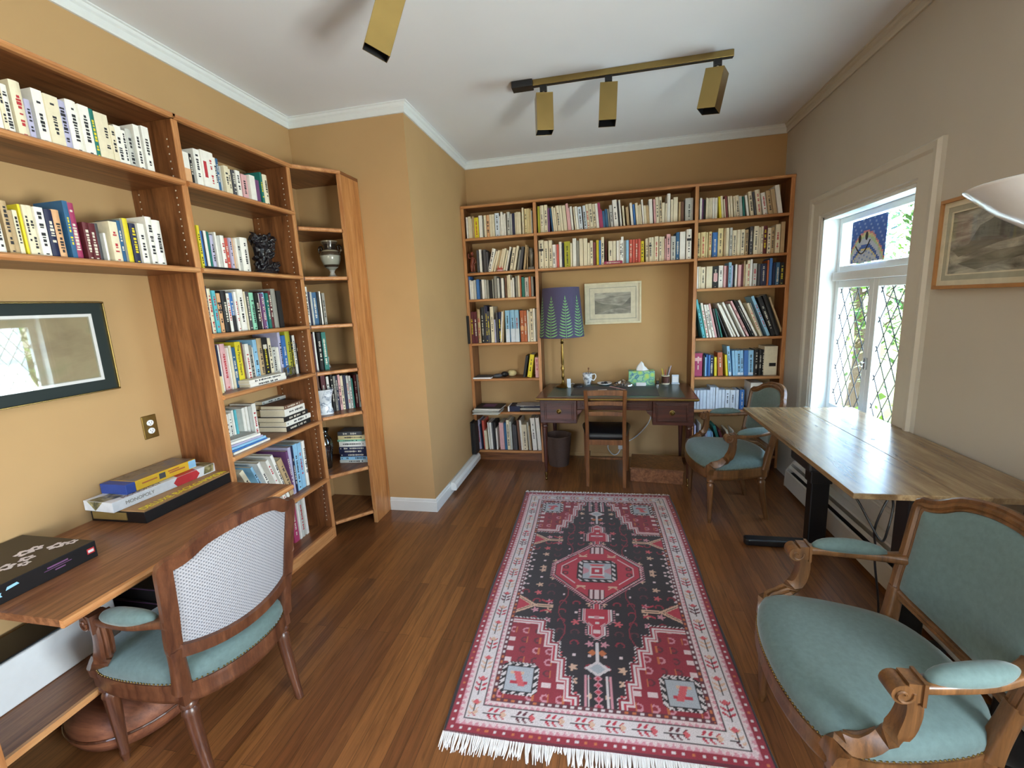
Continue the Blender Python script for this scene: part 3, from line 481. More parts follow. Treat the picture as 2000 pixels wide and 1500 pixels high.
def book_meshes(w, h, dep, rounded, rn):
    """local: spine face on y=0 looking to -y, x 0..w, z 0..h"""
    c = MB(); b = .0018 if w > .014 else .0012
    bow = min(.006, w*.16) if rounded else .0008
    outer = [(0, dep), (0, bow)]+[(w*k/5, bow*(1-math.sin(PI*k/5))) for k in range(1, 5)]+[(w, bow), (w, dep)]
    inner = [(w-b, dep), (w-b, bow+b), (b, bow+b), (b, dep)]
    n = len(outer)
    poly = outer+inner
    vs = [(x, y, 0) for x, y in poly]+[(x, y, h) for x, y in poly]; N = len(poly)
    fs = [(i, (i+1) % N, N+(i+1) % N, N+i) for i in range(N)]
    for o_, fl in ((0, True), (N, False)):
        q = [(0, 1, N-2, N-1), (6, 7, N-4, N-3) if n == 8 else (n-2, n-1, n, n+1), tuple([*range(1, n-1), n+1, n+2])]
        for f in q: fs.append(tuple(o_+i for i in f))
    c.add(vs, fs)
    p = MB(); sq = .003 if rounded else .0006
    p.box(b+.0002, w-b-.0002, bow+b+.0002, dep-sq, sq, h-sq)
    t = MB(); z = h*rn.uniform(.12, .3); top = h*rn.uniform(.7, .88); cx = w/2; hw = min(w*.26, .007)
    while z < top:
        l = rn.uniform(.004, .011); k = hw*rn.uniform(.55, 1)
        if rn.random() > .2: t.box(cx-k, cx+k, -.0006, bow+.0008, z, min(z+l, h*.93))
        z += l+rn.uniform(.002, .005)
    if rn.random() < .5: t.box(cx-hw*.7, cx+hw*.7, -.0006, bow+.0008, h*.05, h*.075)
    return c, p, t
MASS = MB(); MASSM = ['page']+['cloth_'+k for k in PAL]
NBOOK = 0
ALLB = {}
def put_rows():
    global NBOOK
    for key, (kind, z, back, data) in BOOKS.items():
        P0, U, Nn = FRAMES[kind](back)
        items = [e.split(',') for e in data.split()]
        n = len(items); fromright = key in ('B1t', 'B1b', 'R6')
        prev = None
        for i, e in enumerate(items):
            a, w, h, lean = float(e[0]), float(e[1]), float(e[2]), float(e[4]); col = e[3][0]; minor = e[3].endswith('*')
            w = max(.007, w-.001)
            if prev is not None and abs(lean) < .005 and abs(prev[1]) < .005 and a < prev[0]: a = prev[0]+.0003   # no two spines interpenetrate
            prev = (a+w, lean)
            dmax = {'far': .225-back, 'left': .285-back, 'diag': .19}[kind]
            dep = min(dmax, max(.09, h*rnd.uniform(.62, .75)))
            rounded = rnd.random() < .45 and w > .015
            if kind == 'far' and h > .3: dep = dmax
            jit = rnd.uniform(0, .012); q = P0+U*a+Nn*jit; dep = min(dep, dmax-jit)
            X = Vector((U.x, U.y, 0)); Y = Vector((Nn.x, Nn.y, 0)); Z = Vector((0, 0, 1))
            # lean about the depth axis; pivot on the corner that carries it
            c, s = math.cos(lean), math.sin(lean)
            Xr = X*c-Z*s; Zr = Z*c+X*s
            off = Vector((q.x, q.y, z+.0004))
            if lean > 0: off = off+Z*(w*s)
            M = Matrix(((Xr.x, Y.x, Zr.x, off.x), (Xr.y, Y.y, Zr.y, off.y), (Xr.z, Y.z, Zr.z, off.z), (0, 0, 0, 1)))
            if minor:
                MASS.xf = M; MASS.box(0, w, 0, dep, 0, h, 1+list(PAL).index(col)); MASS.xf = None
                continue
            cm, pm, tm = book_meshes(w, h, dep, rounded, rnd)
            b = cm.build('book', 'cloth_'+col); b.matrix_world = M
            pm.build('page_block', 'page', b)
            if w > .011 and rnd.random() < .85 and tm.v:
                tm.build('spine_lettering', ('foil' if rnd.random() < .8 else 'cloth_y') if col in DARK else ('ink' if rnd.random() < .8 else 'red_ink'), b)
            k = n-i if fromright else i+1
            size = 'thick ' if w > .04 else 'thin ' if w < .016 else ''
            on = 'on' if key != 'M2x' else 'on'
            tag(b, '%s%s book, %s from the %s %s %s' % (size, CNAME[col], ordinal(k), 'right' if fromright else 'left', on, WHERE[key]), 'book', 'books on '+WHERE[key])
            NBOOK += 1; ALLB.setdefault(key, []).append(b)
put_rows()
if MASS.v:
    o = MASS.build('book_filling', MASSM); tag(o, 'narrow books filling in between the larger books on all shelves', 'books', None, 'stuff')
def mark(key, i, name, mat, z0, z1, frac=.9):
    """printed band on a spine: child of the i-th built book of a shelf"""
    b = ALLB[key][i]; xs = [v.co.x for v in b.data.vertices]; h = max(v.co.z for v in b.data.vertices); w = max(xs)
    m = MB(); m.box(w*(1-frac)/2, w*(1+frac)/2, -.0009, .004, h*z0, h*z1); return m.build(name, mat, b)
# ------------------------------------------------------------------ armchairs
def smooth_path(pts, k=4, closed=False):
    P = [Vector(p) for p in pts]; n = len(P); out = []
    for i in range(n if closed else n-1):
        p0 = P[(i-1) % n] if closed or i > 0 else P[i]; p1 = P[i]; p2 = P[(i+1) % n]
        p3 = P[(i+2) % n] if closed or i+2 < n else p2
        for j in range(k):
            t = j/k
            out.append(.5*((2*p1)+(p2-p0)*t+(2*p0-5*p1+4*p2-p3)*t*t+(3*p1-p0-3*p2+p3)*t**3))
    if not closed: out.append(P[-1])
    return out
def rrect(w, d, r=.3, n=3):
    """rounded section"""
    a, b = w/2, d/2; q = min(a, b)*r*2; o = []
    for sx, sy, s0 in ((1, 1, 0), (-1, 1, 90), (-1, -1, 180), (1, -1, 270)):
        for k in range(n+1):
            t = R(s0+90*k/n); o.append((sx*(a-q)+q*math.cos(t), sy*(b-q)+q*math.sin(t)))
    return o
def armchair(label, loc, rz, cane=False, group=None, wd=1.0, zt=0.0):
    T = thing('armchair', label, 'armchair', loc, rz, group)
    W = 'cane_chair_wood' if cane else 'chair_wood'
    half = [(0, -.29), (.10, -.284), (.20, -.262), (.275, -.222), (.302, -.165), (.298, -.08), (.275, .03), (.245, .12), (.20, .185), (.11, .228), (0, .242)]
    half = [(x*wd, y) for x, y in half]
    loop = half+[(-x, y) for x, y in reversed(half[1:-1])]
    loop = [(p.x, p.y) for p in smooth_path([(x, y, 0) for x, y in loop], 3, True)]
    def ring(s, z, off=0): return [(x*s+off*(1 if x > 0 else -1)*(abs(x) > .02), y*s-.0, z) for x, y in loop]
    m = MB(); m.rings([ring(.97, .325), ring(1.0, .335), ring(1.015, .35), ring(1.0, .368), ring(1.015, .385), ring(1.01, .402), ring(.95, .404)]); m.build('seat_frame', W, T, auto=50)
    m = MB(); m.rings([ring(.985, .398), ring(1.0, .412), ring(1.0, .43), ring(.975, .452), ring(.90, .468), ring(.7, .48), ring(.4, .487), ring(.1, .489)]); m.build('seat_cushion', 'teal_velvet', T, smooth=True)
    m = MB(); L = len(loop); acc = 0
    for i in range(L):
        a, b = loop[i], loop[(i+1) % L]; d = math.hypot(b[0]-a[0], b[1]-a[1]); k = max(1, int(round(d/.013)))
        for j in range(k):
            t = j/k; x, y = (a[0]+(b[0]-a[0])*t)*1.004, (a[1]+(b[1]-a[1])*t)*1.004
            m.ball((x, y, .409), .0034, 5, 4)
    m.build('nail_trim', 'old_brass', T)
    for sx in (1, -1):
        for fy in (-.205, .152):
            front = fy < 0; x = sx*(.268 if front else .205)*wd
            m = MB(); m.obox((x, fy, .368), (.052, .052, .075)); c = (x, fy, 0)
            m.lathe([(.021, .331), (.028, .322), (.028, .312), (.019, .303), (.026, .292), (.027, .28)], c, 16)
            if front: m.lathe([(.0255, .281), (.0245, .25), (.0145, .045), (.0165, .036), (.0165, .026), (.0125, .018), (.012, .0)], c, 24, 0, True, True, .12, 8)
            else:
                pts = [(x, fy, .285), (x, fy+.01, .2), (x, fy+.028, .1), (x, fy+.05, 0)]; m.tube(smooth_path(pts, 3), [.025, .024, .023, .022, .021, .02, .0185, .017, .016, .014], 12)
            m.build('leg', W, T, auto=40)
    # back: curved in plan, raked
    xw = .238*wd
    def bp(x, z): return Vector((x, .158+(z-.4)*.2+.05*(1-(x/xw)**2), z))
    z0, z1 = .535, .875+zt
    h = [(0, z0-.02), (xw*.5, z0-.012), (xw*.93, z0+.012), (xw, z0+.04), (xw*1.02, .70), (xw*1.05, z1-.06), (xw*1.05, z1-.008), (xw*.93, z1), (xw*.80, z1+.014), (xw*.6, z1+.045), (xw*.3, z1+.062), (0, z1+.066)]
    hp = h+[(-x, z) for x, z in reversed(h[1:-1])]
    path = smooth_path([(x, 0, z) for x, z in hp], 3, True); path = [bp(p.x, p.z) for p in path]
    cen = bp(0, .7)
    nf = lambda i: Vector((path[i].x*-.45/xw*.22, -1, .2))
    sec = [(-.022, -.014), (.022, -.014), (.024, .004), (.017, .012), (.009, .009), (.003, .016), (-.006, .016), (-.012, .008), (-.02, .012), (-.025, .002)]
    m = MB(); m.sweep(path, sec, nf, True)
    for sx in (1, -1):
        pts = [bp(sx*xw*.93, .385), bp(sx*xw*.95, .46), bp(sx*xw*.99, .56)]
        m.sweep(smooth_path(pts, 3), rrect(.044, .04), (0, -1, .2), scale=[1.25, 1.18, 1.1, 1.05, 1, .98, .95])
    m.build('back_frame', W, T, auto=45)
    # back panel: radial grid inside the frame outline
    ins = [(p-cen)*.93+cen for p in path]; m = MB(); rs = []
    if cane:
        for s in (1, .8, .6, .4, .2, .03): rs.append([bp(cen.x+(p.x-cen.x)*s, cen.z+(p.z-cen.z)*s) for p in ins])
        m.rings(rs, 0, False, True); o = m.build('cane_panel', 'cane', T); o.modifiers.new('th', 'SOLIDIFY').thickness = .005
    else:
        for s, bul in ((1, -.002), (.985, .012), (.95, .02), (.8, .028), (.5, .034), (.2, .036), (.03, .036)):
            rs.append([bp(cen.x+(p.x-cen.x)*s, cen.z+(p.z-cen.z)*s)+Vector((0, -bul, 0)) for p in ins])
        m.rings(rs, 0, False, True); m.rings([[p+Vector((0, .012, 0)) for p in ins]]+[[bp(cen.x+(p.x-cen.x)*s, cen.z+(p.z-cen.z)*s)+Vector((0, .016, 0)) for p in ins] for s in (.7, .4)]+[[bp(cen.x+(p.x-cen.x)*.05, cen.z+(p.z-cen.z)*.05)+Vector((0, .016, 0)) for p in ins]], 0, False, True)
        m.build('back_cushion', 'teal_velvet', T, smooth=True)
    za = .652
    for sx in (1, -1):
        m = MB(); st = bp(sx*xw*1.0, za+.015)
        arm = smooth_path([st, (sx*(.255*wd), st.y-.05, za+.008), (sx*.282*wd, .08, za), (sx*.298*wd, -.02, za-.004), (sx*.303*wd, -.075, za-.006)], 4)
        m.sweep(arm, rrect(.046, .026), (0, 0, 1), scale=[1.35, 1.2, 1.1]+[1]*(len(arm)-3))
        x = sx*.303*wd
        # volute at the hand end
        m.obox((x, -.085, za-.012), (.05, .034, .05))
        vs = [[(x+k*.027, -.112+math.cos(2*PI*i/16)*.026, za-.018+math.sin(2*PI*i/16)*.026) for i in range(16)] for k in (-1, 1)]; m.rings(vs)
        for k in (-1, 1):
            sp = [(x+k*.0285, -.112+math.cos(t)*(.004+.0035*t/1.2), za-.018+math.sin(t)*(.004+.0035*t/1.2)) for t in [j*.55 for j in range(13)]]; m.tube(sp, .0035, 5)
        m.box(x-.029, x+.029, -.072, -.064, za-.045, za+.018)
        sup = smooth_path([(x, -.083, za-.02), (x, -.078, .575), (x-sx*.002, -.098, .505), (x-sx*.008, -.155, .452), (x-sx*.02, -.203, .428), (sx*.27*wd, -.213, .375)], 4)
        m.sweep(sup, [(-.019, -.019), (.019, -.019), (.021, .0), (.019, .016), (.011, .019), (.009, .014), (.003, .021), (-.003, .021), (-.009, .014), (-.011, .019), (-.019, .016), (-.021, 0)], lambda i: (0, 1, 1.0), scale=[.95+.45*i/(len(sup)-1) for i in range(len(sup))])
        a = m.build('arm', W, T, auto=45)
        m = MB(); pad = [arm[i] for i in range(4, len(arm)-2)]; n = len(pad); rs = []
        for i in range(n):
            t = i/(n-1); e = math.sin(PI*min(max(t, .02), .98))**.45; p = pad[i]; d = (pad[min(i+1, n-1)]-pad[max(i-1, 0)]).normalized(); b = d.cross(Vector((0, 0, 1))).normalized()
            rs.append([p+b*(math.cos(2*PI*k/14)*.031*e)+Vector((0, 0, .012+(math.sin(2*PI*k/14)*.027+.012)*e)) for k in range(14)])
        m.rings(rs); m.build('arm_pad', 'teal_velvet', a, smooth=True)
    return T
def cane_material():
    m, nt, b = _new('cane'); v = _coords(nt, (1, 1, 1))
    outs = []
    t = nt.nodes.new('ShaderNodeSeparateXYZ'); nt.links.new(v.outputs[0], t.inputs[0])
    for k in (0, 2):
        s = nt.nodes.new('ShaderNodeMath'); s.operation = 'MULTIPLY'; s.inputs[1].default_value = 480; nt.links.new(t.outputs[k], s.inputs[0])
        q = nt.nodes.new('ShaderNodeMath'); q.operation = 'SINE'; nt.links.new(s.outputs[0], q.inputs[0]); outs.append(q)
    mu = nt.nodes.new('ShaderNodeMath'); mu.operation = 'MULTIPLY'; nt.links.new(outs[0].outputs[0], mu.inputs[0]); nt.links.new(outs[1].outputs[0], mu.inputs[1])
    r = _ramp(nt, mu.outputs[0], [(.3, lin('#a3a3a8')), (.7, lin('#60616a'))]); nt.links.new(r.outputs[0], b.inputs['Base Color']); b.inputs['Roughness'].default_value = .7
    _bump(nt, b, mu.outputs[0], .5, .002)
cane_material()
armchair('carved armchair with teal velvet seat and back in the right foreground', (.805, 1.40, 0), R(-90), group='teal velvet armchairs', zt=-.005)
armchair('carved teal velvet armchair standing between the far desk and the standing table', (.905, 3.42, 0), R(-86), group='teal velvet armchairs', zt=-.015)
armchair('armchair with woven white cane back and teal seat at the left desk', (-1.515, 1.245, 0), R(-101), True, wd=.9, zt=.0)
# ------------------------------------------------------------------ writing desk on the far wall
T = thing('writing_desk', 'mahogany writing desk with green leather top under the far shelves', 'desk', (.088, 4.07, 0), R(-2.6))
hw, y0, y1, zt = .668, -.345, .345, .78
m = MB(); m.box(-hw, hw, y0, y1, zt-.026, zt); m.build('tabletop', 'mahogany', T, bevel=.008, seg=3)
m = MB(); m.box(-hw-.003, hw+.003, y0-.004, y0+.004, zt-.02, zt-.004); m.box(-hw-.004, -hw+.004, y0, y1, zt-.02, zt-.004); m.box(hw-.004, hw+.004, y0, y1, zt-.02, zt-.004); m.build('brass_edging', 'old_brass', T, bevel=.003)
m = MB(); m.box(-hw+.095, hw-.095, y0+.05, y1-.05, zt, zt+.0015); m.build('leather_top', 'green_leather', T)
m = MB(); ax, ay = hw-.03, .315
for (a, b) in ((-ax, -.315), (.315, ax)):   # drawer pedestals
    m.box(a, b, -ay, ay, .545, zt-.026)
m.box(-.315, .315, -ay+.02, ay, .665, zt-.026)
for sx in (-1, 1):
    m.prism([(0, 0), (.05, 0), (.045, .02), (.02, .045), (0, .05)], 0, .02) if False else None
    pts = [(sx*.315, .668), (sx*.262, .668), (sx*.275, .645), (sx*.305, .62), (sx*.315, .60)]
    m.add([(p[0], y, p[1]) for y in (-ay+.003, ay-.02) for p in pts], [(0, 1, 2, 3, 4), (9, 8, 7, 6, 5)]+[(i, (i+1) % 5, 5+(i+1) % 5, 5+i) for i in range(5)])
m.build('apron', 'mahogany', T, bevel=.005)
for (a, b, lo, hi, kn) in ((-ax+.04, -.34, .572, .735, True), (.34, ax-.04, .572, .735, True), (-.285, .285, .685, .738, False)):
    yf = -ay if kn else -ay+.02
    m = MB(); m.box(a, b, yf-.007, yf+.01, lo, hi); D = m.build('drawer', 'mahogany', T, bevel=.003)
    m = MB()
    for q in ((a+.012, b-.012, lo+.012, lo+.019), (a+.012, b-.012, hi-.019, hi-.012), (a+.012, a+.019, lo+.012, hi-.012), (b-.019, b-.012, lo+.012, hi-.012)): m.box(q[0], q[1], yf-.013, yf-.006, q[2], q[3])
    m.build('moulding', 'mahogany', D, bevel=.002)
    m = MB(); c = ((a+b)/2, (lo+hi)/2)
    def ringy(r, y): return [(c[0]+math.cos(2*PI*i/20)*r, yf+y, c[1]+math.sin(2*PI*i/20)*r) for i in range(20)]
    if kn:
        m.rings([ringy(.022, -.006), ringy(.022, -.012), ringy(.017, -.014), ringy(.012, -.010), ringy(.008, -.012), ringy(.010, -.02), ringy(.006, -.024)]); m.build('knob', 'old_brass', D, auto=40)
    else: m.rings([ringy(.006, -.006), ringy(.006, -.009), ringy(.003, -.01)]); m.build('keyhole', 'old_brass', D)
for sx in (-1, 1):
    for sy in (-1, 1):
        c = (sx*(ax-.032), sy*(ay-.03), 0); m = MB()
        m.lathe([(.03, .545), (.03, .535), (.022, .528), (.029, .518), (.029, .508), (.023, .50)], c, 16); m.lathe([(.026, .50), (.025, .47), (.0125, .075)], c, 24, 0, True, True, .12, 8)
        g = m.build('leg', 'mahogany_z', T, auto=40); m = MB(); m.lathe([(.0135, .078), (.0145, .07), (.0125, .045), (.009, .028), (.008, .022), (.011, .016), (.011, .006), (.006, 0)], c, 12); m.build('brass_foot', 'brass', g, auto=50)
# ladder-back chair
T = thing('side_chair', 'plain wooden ladder-back chair with black seat at the far desk', 'chair', (.003, 3.70, 0), R(-1))
for sx in (-1, 1):
    m = MB(); x = sx*.155
    m.sweep(smooth_path([(x, 0, 0), (x, .012, .2), (x, .012, .42), (x*1.0, -.012, .65), (x*1.03, -.05, .862)], 4), rrect(.032, .03, .25), (0, -1, 0)); m.build('back_post', 'ladder_wood', T, auto=40)
    m = MB(); m.sweep([(sx*.19, .40, 0), (sx*.19, .395, .41)], rrect(.034, .034, .25), (0, -1, 0)); m.build('leg', 'ladder_wood', T, auto=40)
    m = MB(); m.box(x-.011, x+.011+sx*.0, .03, .385, .355, .40); m.build('side_rail', 'ladder_wood', T, bevel=.003); m = MB(); m.box(x-.008, x+.008, .02, .39, .17, .19); m.build('stretcher', 'ladder_wood', T, bevel=.003)
for zc, hh in ((.838, .046), (.745, .036), (.652, .036)):
    m = MB(); y = -.05+(.862-zc)*.17
    m.sweep(smooth_path([(-.15, y, zc), (0, y+.022, zc), (.15, y, zc)], 6), [(-hh/2, -.007), (hh/2, -.007), (hh/2, .007), (-hh/2, .007)], (0, -1, 0)); m.build('slat', 'ladder_wood', T, bevel=.003)
for nm, q in (('seat_rail', (-.14, .14, .003, .022, .375, .42)), ('seat_rail', (-.175, .175, .385, .405, .37, .415)), ('stretcher', (-.15, .15, .21, .226, .17, .19))): m = MB(); m.box(*q); m.build(nm, 'ladder_wood', T, bevel=.003)
m = MB(); m.rings([[(x*s, .215+(y)*s, z) for x, y in ((-.16, -.19), (.16, -.19), (.215, .17), (.2, .205), (-.2, .205), (-.215, .17))] for s, z in ((.97, .412), (1.02, .43), (1.02, .45), (.95, .472), (.6, .482), (.1, .484))]); m.build('seat_cushion', 'black_leather', T, bevel=.01, seg=3, auto=60)
# ------------------------------------------------------------------ built-in desk on the left wall with what stands under it
T = thing('built_in_desk', 'built-in wooden desk top along the left wall below the framed picture', 'desk')
m = MB(); m.box(XL+.003, -1.572, .86, 1.852, .725, .75, 0)
pr = [(-1.575, .7245), (-1.561, .726), (-1.555, .733), (-1.555, .742), (-1.561, .749), (-1.575, .7505)]
m.rings([[(p[0], y, p[1]) for p in pr] for y in (.857, 1.853)], 1); m.build('desk_top', ['desk_wood_y', 'edge_wood_y'], T)
m = MB(); m.box(XL+.003, -1.808, .745, .78, 0, .722, 0); m.box(-1.81, -1.80, .745, .78, 0, .722, 1); m.build('end_support', ['desk_wood_y', 'edge_wood_z'], T, bevel=.002)
m = MB(); m.box(XL+.003, -1.82, .781, 1.850, .278, .30, 0); m.box(-1.822, -1.808, .781, 1.850, .277, .301, 1); m.build('lower_shelf', ['desk_wood_y', 'edge_wood_y'], T)
T = thing('white_machine', 'white box-shaped office machine with dark top on the shelf under the left desk', 'office machine', (0, 0, .301))
m = MB(); m.box(-2.2, -2.02, .79, 1.285, 0, .172); m.build('housing', 'china', T, bevel=.008, seg=3)
m = MB(); m.box(-2.19, -2.03, .80, 1.275, .1722, .178); m.build('lid', 'black_plastic', T, bevel=.003)
for i, (a, b, c, e) in enumerate(((-2.19, -1.86, 1.33, 1.72), (-2.185, -1.87, 1.34, 1.71), (-2.18, -1.88, 1.345, 1.69))):
    m = MB(); h = .06; z = .301+i*.0605; m.box(a, b, c, e, z, z+h); o = m.build('flat_box', 'black_plastic', bevel=.003)
    tag(o, 'dark flat box under the left desk, %s of the stack' % ('bottom', 'middle', 'top')[i], 'box', 'dark flat boxes under the left desk')
    m = MB(); m.box(a, b+.0006, c-.0006, e, z+h-.008, z+h-.005); m.build('lid_edge', 'cloth_u' if i else 'cloth_l', o)
T = thing('pouf', 'low round reddish-brown leather pouf on the floor under the cane-backed chair', 'pouf', (-1.925, 1.24, 0))
m = MB(); m.lathe([(.17, .004), (.21, .02), (.228, .06), (.224, .11), (.195, .15), (.10, .165), (.02, .166)], n=36); m.build('body', 'pouf_skin', T, smooth=True)
m = MB(); m.tube([(math.cos(2*PI*i/40)*.228, math.sin(2*PI*i/40)*.228, .08) for i in range(40)], .005, 6, closed=True); m.build('piping', 'cane_chair_wood', T)
# ------------------------------------------------------------------ standing table on the right
T = thing('standing_desk', 'tall wood-grain table on black metal legs along the right wall', 'table')
za, zb = .832, .855
for (a, b) in ((.892, 1.2394), (1.2406, 1.532)):
    m = MB(); m.box(a, b, 1.745, 3.095, za, zb); m.build('tabletop', 'laminate', T, bevel=.002)
m = MB()
for y in (2.42, 2.60): m.lathe([(.009, 0), (.009, .002), (.003, .0022)], (1.30, y, zb-.0014), 12)
m.build('screw_cover', 'black_plastic', T)
for y in (2.02, 2.875):
    m = MB(); m.box(1.225, 1.325, y-.035, y+.035, .045, .45); m.build('column', 'black_metal', T, bevel=.006)
    m = MB(); m.box(1.215, 1.335, y-.043, y+.043, .44, .80); m.build('column', 'black_metal', T, bevel=.006)
    m = MB(); m.prism([(.87+.018*(1-math.cos(t)), y+.035*math.sin(t)) for t in (-PI/2, -PI/4, 0, PI/4, PI/2)][::1]+[(1.425, y+.035), (1.425, y-.035)], .004, .046); m.build('foot', 'black_metal', T, bevel=.008)
    m = MB(); m.box(.98, 1.49, y-.045, y+.045, .795, .832); m.build('support_arm', 'black_metal', T, bevel=.004)
m = MB(); m.box(1.19, 1.36, 2.06, 2.835, .79, .828); m.build('crossbar', 'black_metal', T, bevel=.004)
m = MB(); m.box(.91, 1.0, 2.15, 2.36, .772, .831); m.build('control_box', 'black_plastic', T, bevel=.012)
m = MB(); P = [(1.02, 2.3, .80), (.95, 2.0, .80), (.96, 1.87, .79), (1.0, 1.83, .70), (1.03, 1.80, .64), (1.07, 1.84, .68), (1.09, 1.86, .76), (1.07, 1.85, .80), (1.04, 1.84, .74), (1.03, 1.85, .66), (1.05, 1.87, .58), (1.06, 1.88, .5), (1.10, 1.9, .3), (1.12, 1.92, .1), (1.15, 1.97, .01), (1.24, 1.94, .006), (1.28, 1.83, .006)]
m.tube(smooth_path(P, 6), .0042, 7); tag(m.build('power_cord', 'black_plastic', smooth=True), 'black looped power cord hanging from the standing table to the floor', 'cord')
# ------------------------------------------------------------------ baseboard heater
T = thing('baseboard_heater', 'long off-white baseboard heater along the right wall under the window', 'heater')
pw = lambda prof, y0, y1, name, mat: (lambda m: (m.rings([[(p[0], y, p[1]) for p in prof] for y in (y0, y1)]), m.build(name, mat, T, bevel=.002)))(MB())
ya, yb = -.6, 3.79
pw([(1.433, .03), (1.438, .155), (1.446, .165), (1.450, .155), (1.445, .03)], ya, yb, 'front_panel', 'grey_trim')
pw([(1.455, .185), (1.47, .205), (1.473, .202), (1.460, .18)], ya, yb, 'damper', 'grey_trim')
pw([(1.482, .222), (1.49, .232), (1.532, .245), (1.532, .2), (1.527, .2), (1.525, .236), (1.492, .225)], ya, yb, 'hood', 'grey_trim')
pw([(1.47, .06), (1.47, .15), (1.525, .15), (1.525, .06)], ya+.02, yb-.02, 'fin_block', 'black_metal')
for y in (ya, yb): pw([(1.43, .028), (1.435, .16), (1.49, .235), (1.533, .248), (1.533, .028)], y-.008, y+.008, 'end_cap', 'grey_trim')
# ------------------------------------------------------------------ rug
RC = {k: lin(v) for k, v in dict(D='#1a141c', R='#8e1d33', r='#b52e44', P='#c98a98', W='#d4ccd0', N='#201722', S='#cd5a63', T='#d0aa94', O='#c06a3c', B='#a9b0bc', L='#d9c3c8', K='#5c2230').items()}
def rug_col(x, y):
    ax, ay = abs(x), abs(y); dx, dy = .595-ax, 1.095-ay; side = dx < dy; e = min(dx, dy); t = y if side else x
    h = lambda i, j: (math.sin(i*127.1+j*311.7)*43758.5453) % 1
    if e < .013: return 'D' if side else 'K'
    if e < .042:
        k = (t/.034) % 1; return ('W' if h(int(t/.034+50), 3) > .35 else 'O') if abs(k-.5) < .16 and abs(e-.028) < .006 else 'R'
    if e < .068:
        k = abs((t/.026) % 1-.5)*2; return 'P' if (e-.042)/.026 < k*.75 else 'L'
    if e < .0715: return 'D'
    if e < .133:
        r = e-.102; n = math.floor(t/.115); s = t-(n+.5)*.115; q = h(n, 7 if side else 9)
        c1 = 'r' if q < .45 else ('K' if q < .7 else 'T')
        if abs(s) > .054: return 'W'
        if abs(r) < .0022 and s < .02: return 'D'
        if abs(s-.028)+abs(r)*.9 < .014: return 'S' if q > .3 else 'T'
        for s0, ln in ((-.036, .024), (-.012, .027), (.016, .02)):
            if abs(s-s0-abs(r)*.75) < .0055 and .003 < abs(r) < ln: return c1
        return 'W'
    if e < .136: return 'D'
    if e < .158:
        k = abs((t/.024) % 1-.5)*2; return 'P' if (e-.136)/.022 < k*.75 else 'L'
    if e < .176:
        k = (t/.03) % 1; return ('W' if h(int(t/.03+50), 5) > .4 else 'O') if abs(k-.5) < .17 and abs(e-.167) < .005 else 'K'
    # field
    def spand(a, b):
        if a > .245: return b > .435
        for lim, yy in ((.205, .50), (.168, .58), (.135, .67), (.105, .77), (.072, .86)):
            if a > lim: return b > yy
        return False
    if spand(ax, ay):
        if not spand(ax-.007, ay-.007): return 'W' if int((ax+ay)/.009) % 2 else 'D'
        if not spand(ax-.016, ay-.016): return 'R'
        if not spand(ax-.026, ay-.026): return 'W'
        if not spand(ax-.034, ay-.034): return 'r'
        if not spand(ax-.040, ay-.040): return 'L'
        u, v = ax-.335, ay-.815; m = max(abs(u)/.082, abs(v)/.085)
        if abs(u)+abs(v) < .145 and m < 1:
            if m > .93: return 'W' if int((u+v+1)/.008) % 2 else 'D'
            if m > .78: return 'D' if int((u-v+1)/.018) % 2 else 'W'
            if m > .72: return 'D'
            if abs(u*.8+v*.3) < .012 and abs(v) < .04: return 'S'
            if abs(v-.022) < .008 and abs(u) < .038: return 'r'
            if abs(v+.03) < .007 and abs(u-.01) < .03: return 'T'
            return 'B'
        gx, gy = math.floor(ax/.062), math.floor(ay/.062); fx, fy = ax-(gx+.5)*.062, ay-(gy+.5)*.062; q = h(gx, gy)
        if q < .22 and max(abs(fx)/.018, abs(fy)/.013) < 1: return 'L'
        if q > .3 and abs(math.hypot(fx, fy)-.015) < .0042 and fx > -.008: return 'K' if q < .7 else 'P'
        if q > .5 and abs(fx+.012) < .003 and abs(fy) < .02: return 'O'
        return 'R'
    def hexd(a, b): return min(.272-a, (.30-(b)-max(0, a-.03)*.97)*.72)
    d = hexd(ax, ay)
    if d > 0:
        if d < .014: return 'P' if int((x-y+3)/.010) % 2 else 'D'
        if d < .024: return 'W' if int((x+y+3)/.009) % 2 else 'r'
        if d < .03: return 'D'
        m = max(ax/.115, ay/.112)
        if m < 1 and ax+ay < .195:
            if m > .93: return 'D'
            if m > .76: return 'W' if int((x+y+3)/.022) % 2 else 'N'
            if m > .70: return 'D'
            if m < .12: return 'W'
            if m < .28: return 'r'
            if m < .36: return 'W'
            if abs(ax-ay*.9) < .012: return 'B'
            if abs(ay-.055) < .01 and ax < .05: return 'S'
            if ax > .045 and ay < (ax-.03)*.7: return 'P'
            return 'B'
        if abs(d-.062) < .004 and ax > .12: return 'L'
        if ax > .14 and abs(math.hypot(ax-.185, ay-.03)-.014) < .005: return 'K'
        if abs(ay-.15) < .006 and .06 < ax < .11: return 'T'
        if abs(ay-.15-abs(ax-.09)*.9) < .005 and ax > .06 and ax < .115: return 'T'
        if ay > .18 and ax < .045: return 'K' if int(ax/.012) % 2 else 'L'
        return 'r'
    w = .034 if ay < .335 else (.092 if ay < .425 else (.092-(ay-.425)*1.2 if ay < .46 else (.058 if ay < .52 else .058-(ay-.52)*1.1)))
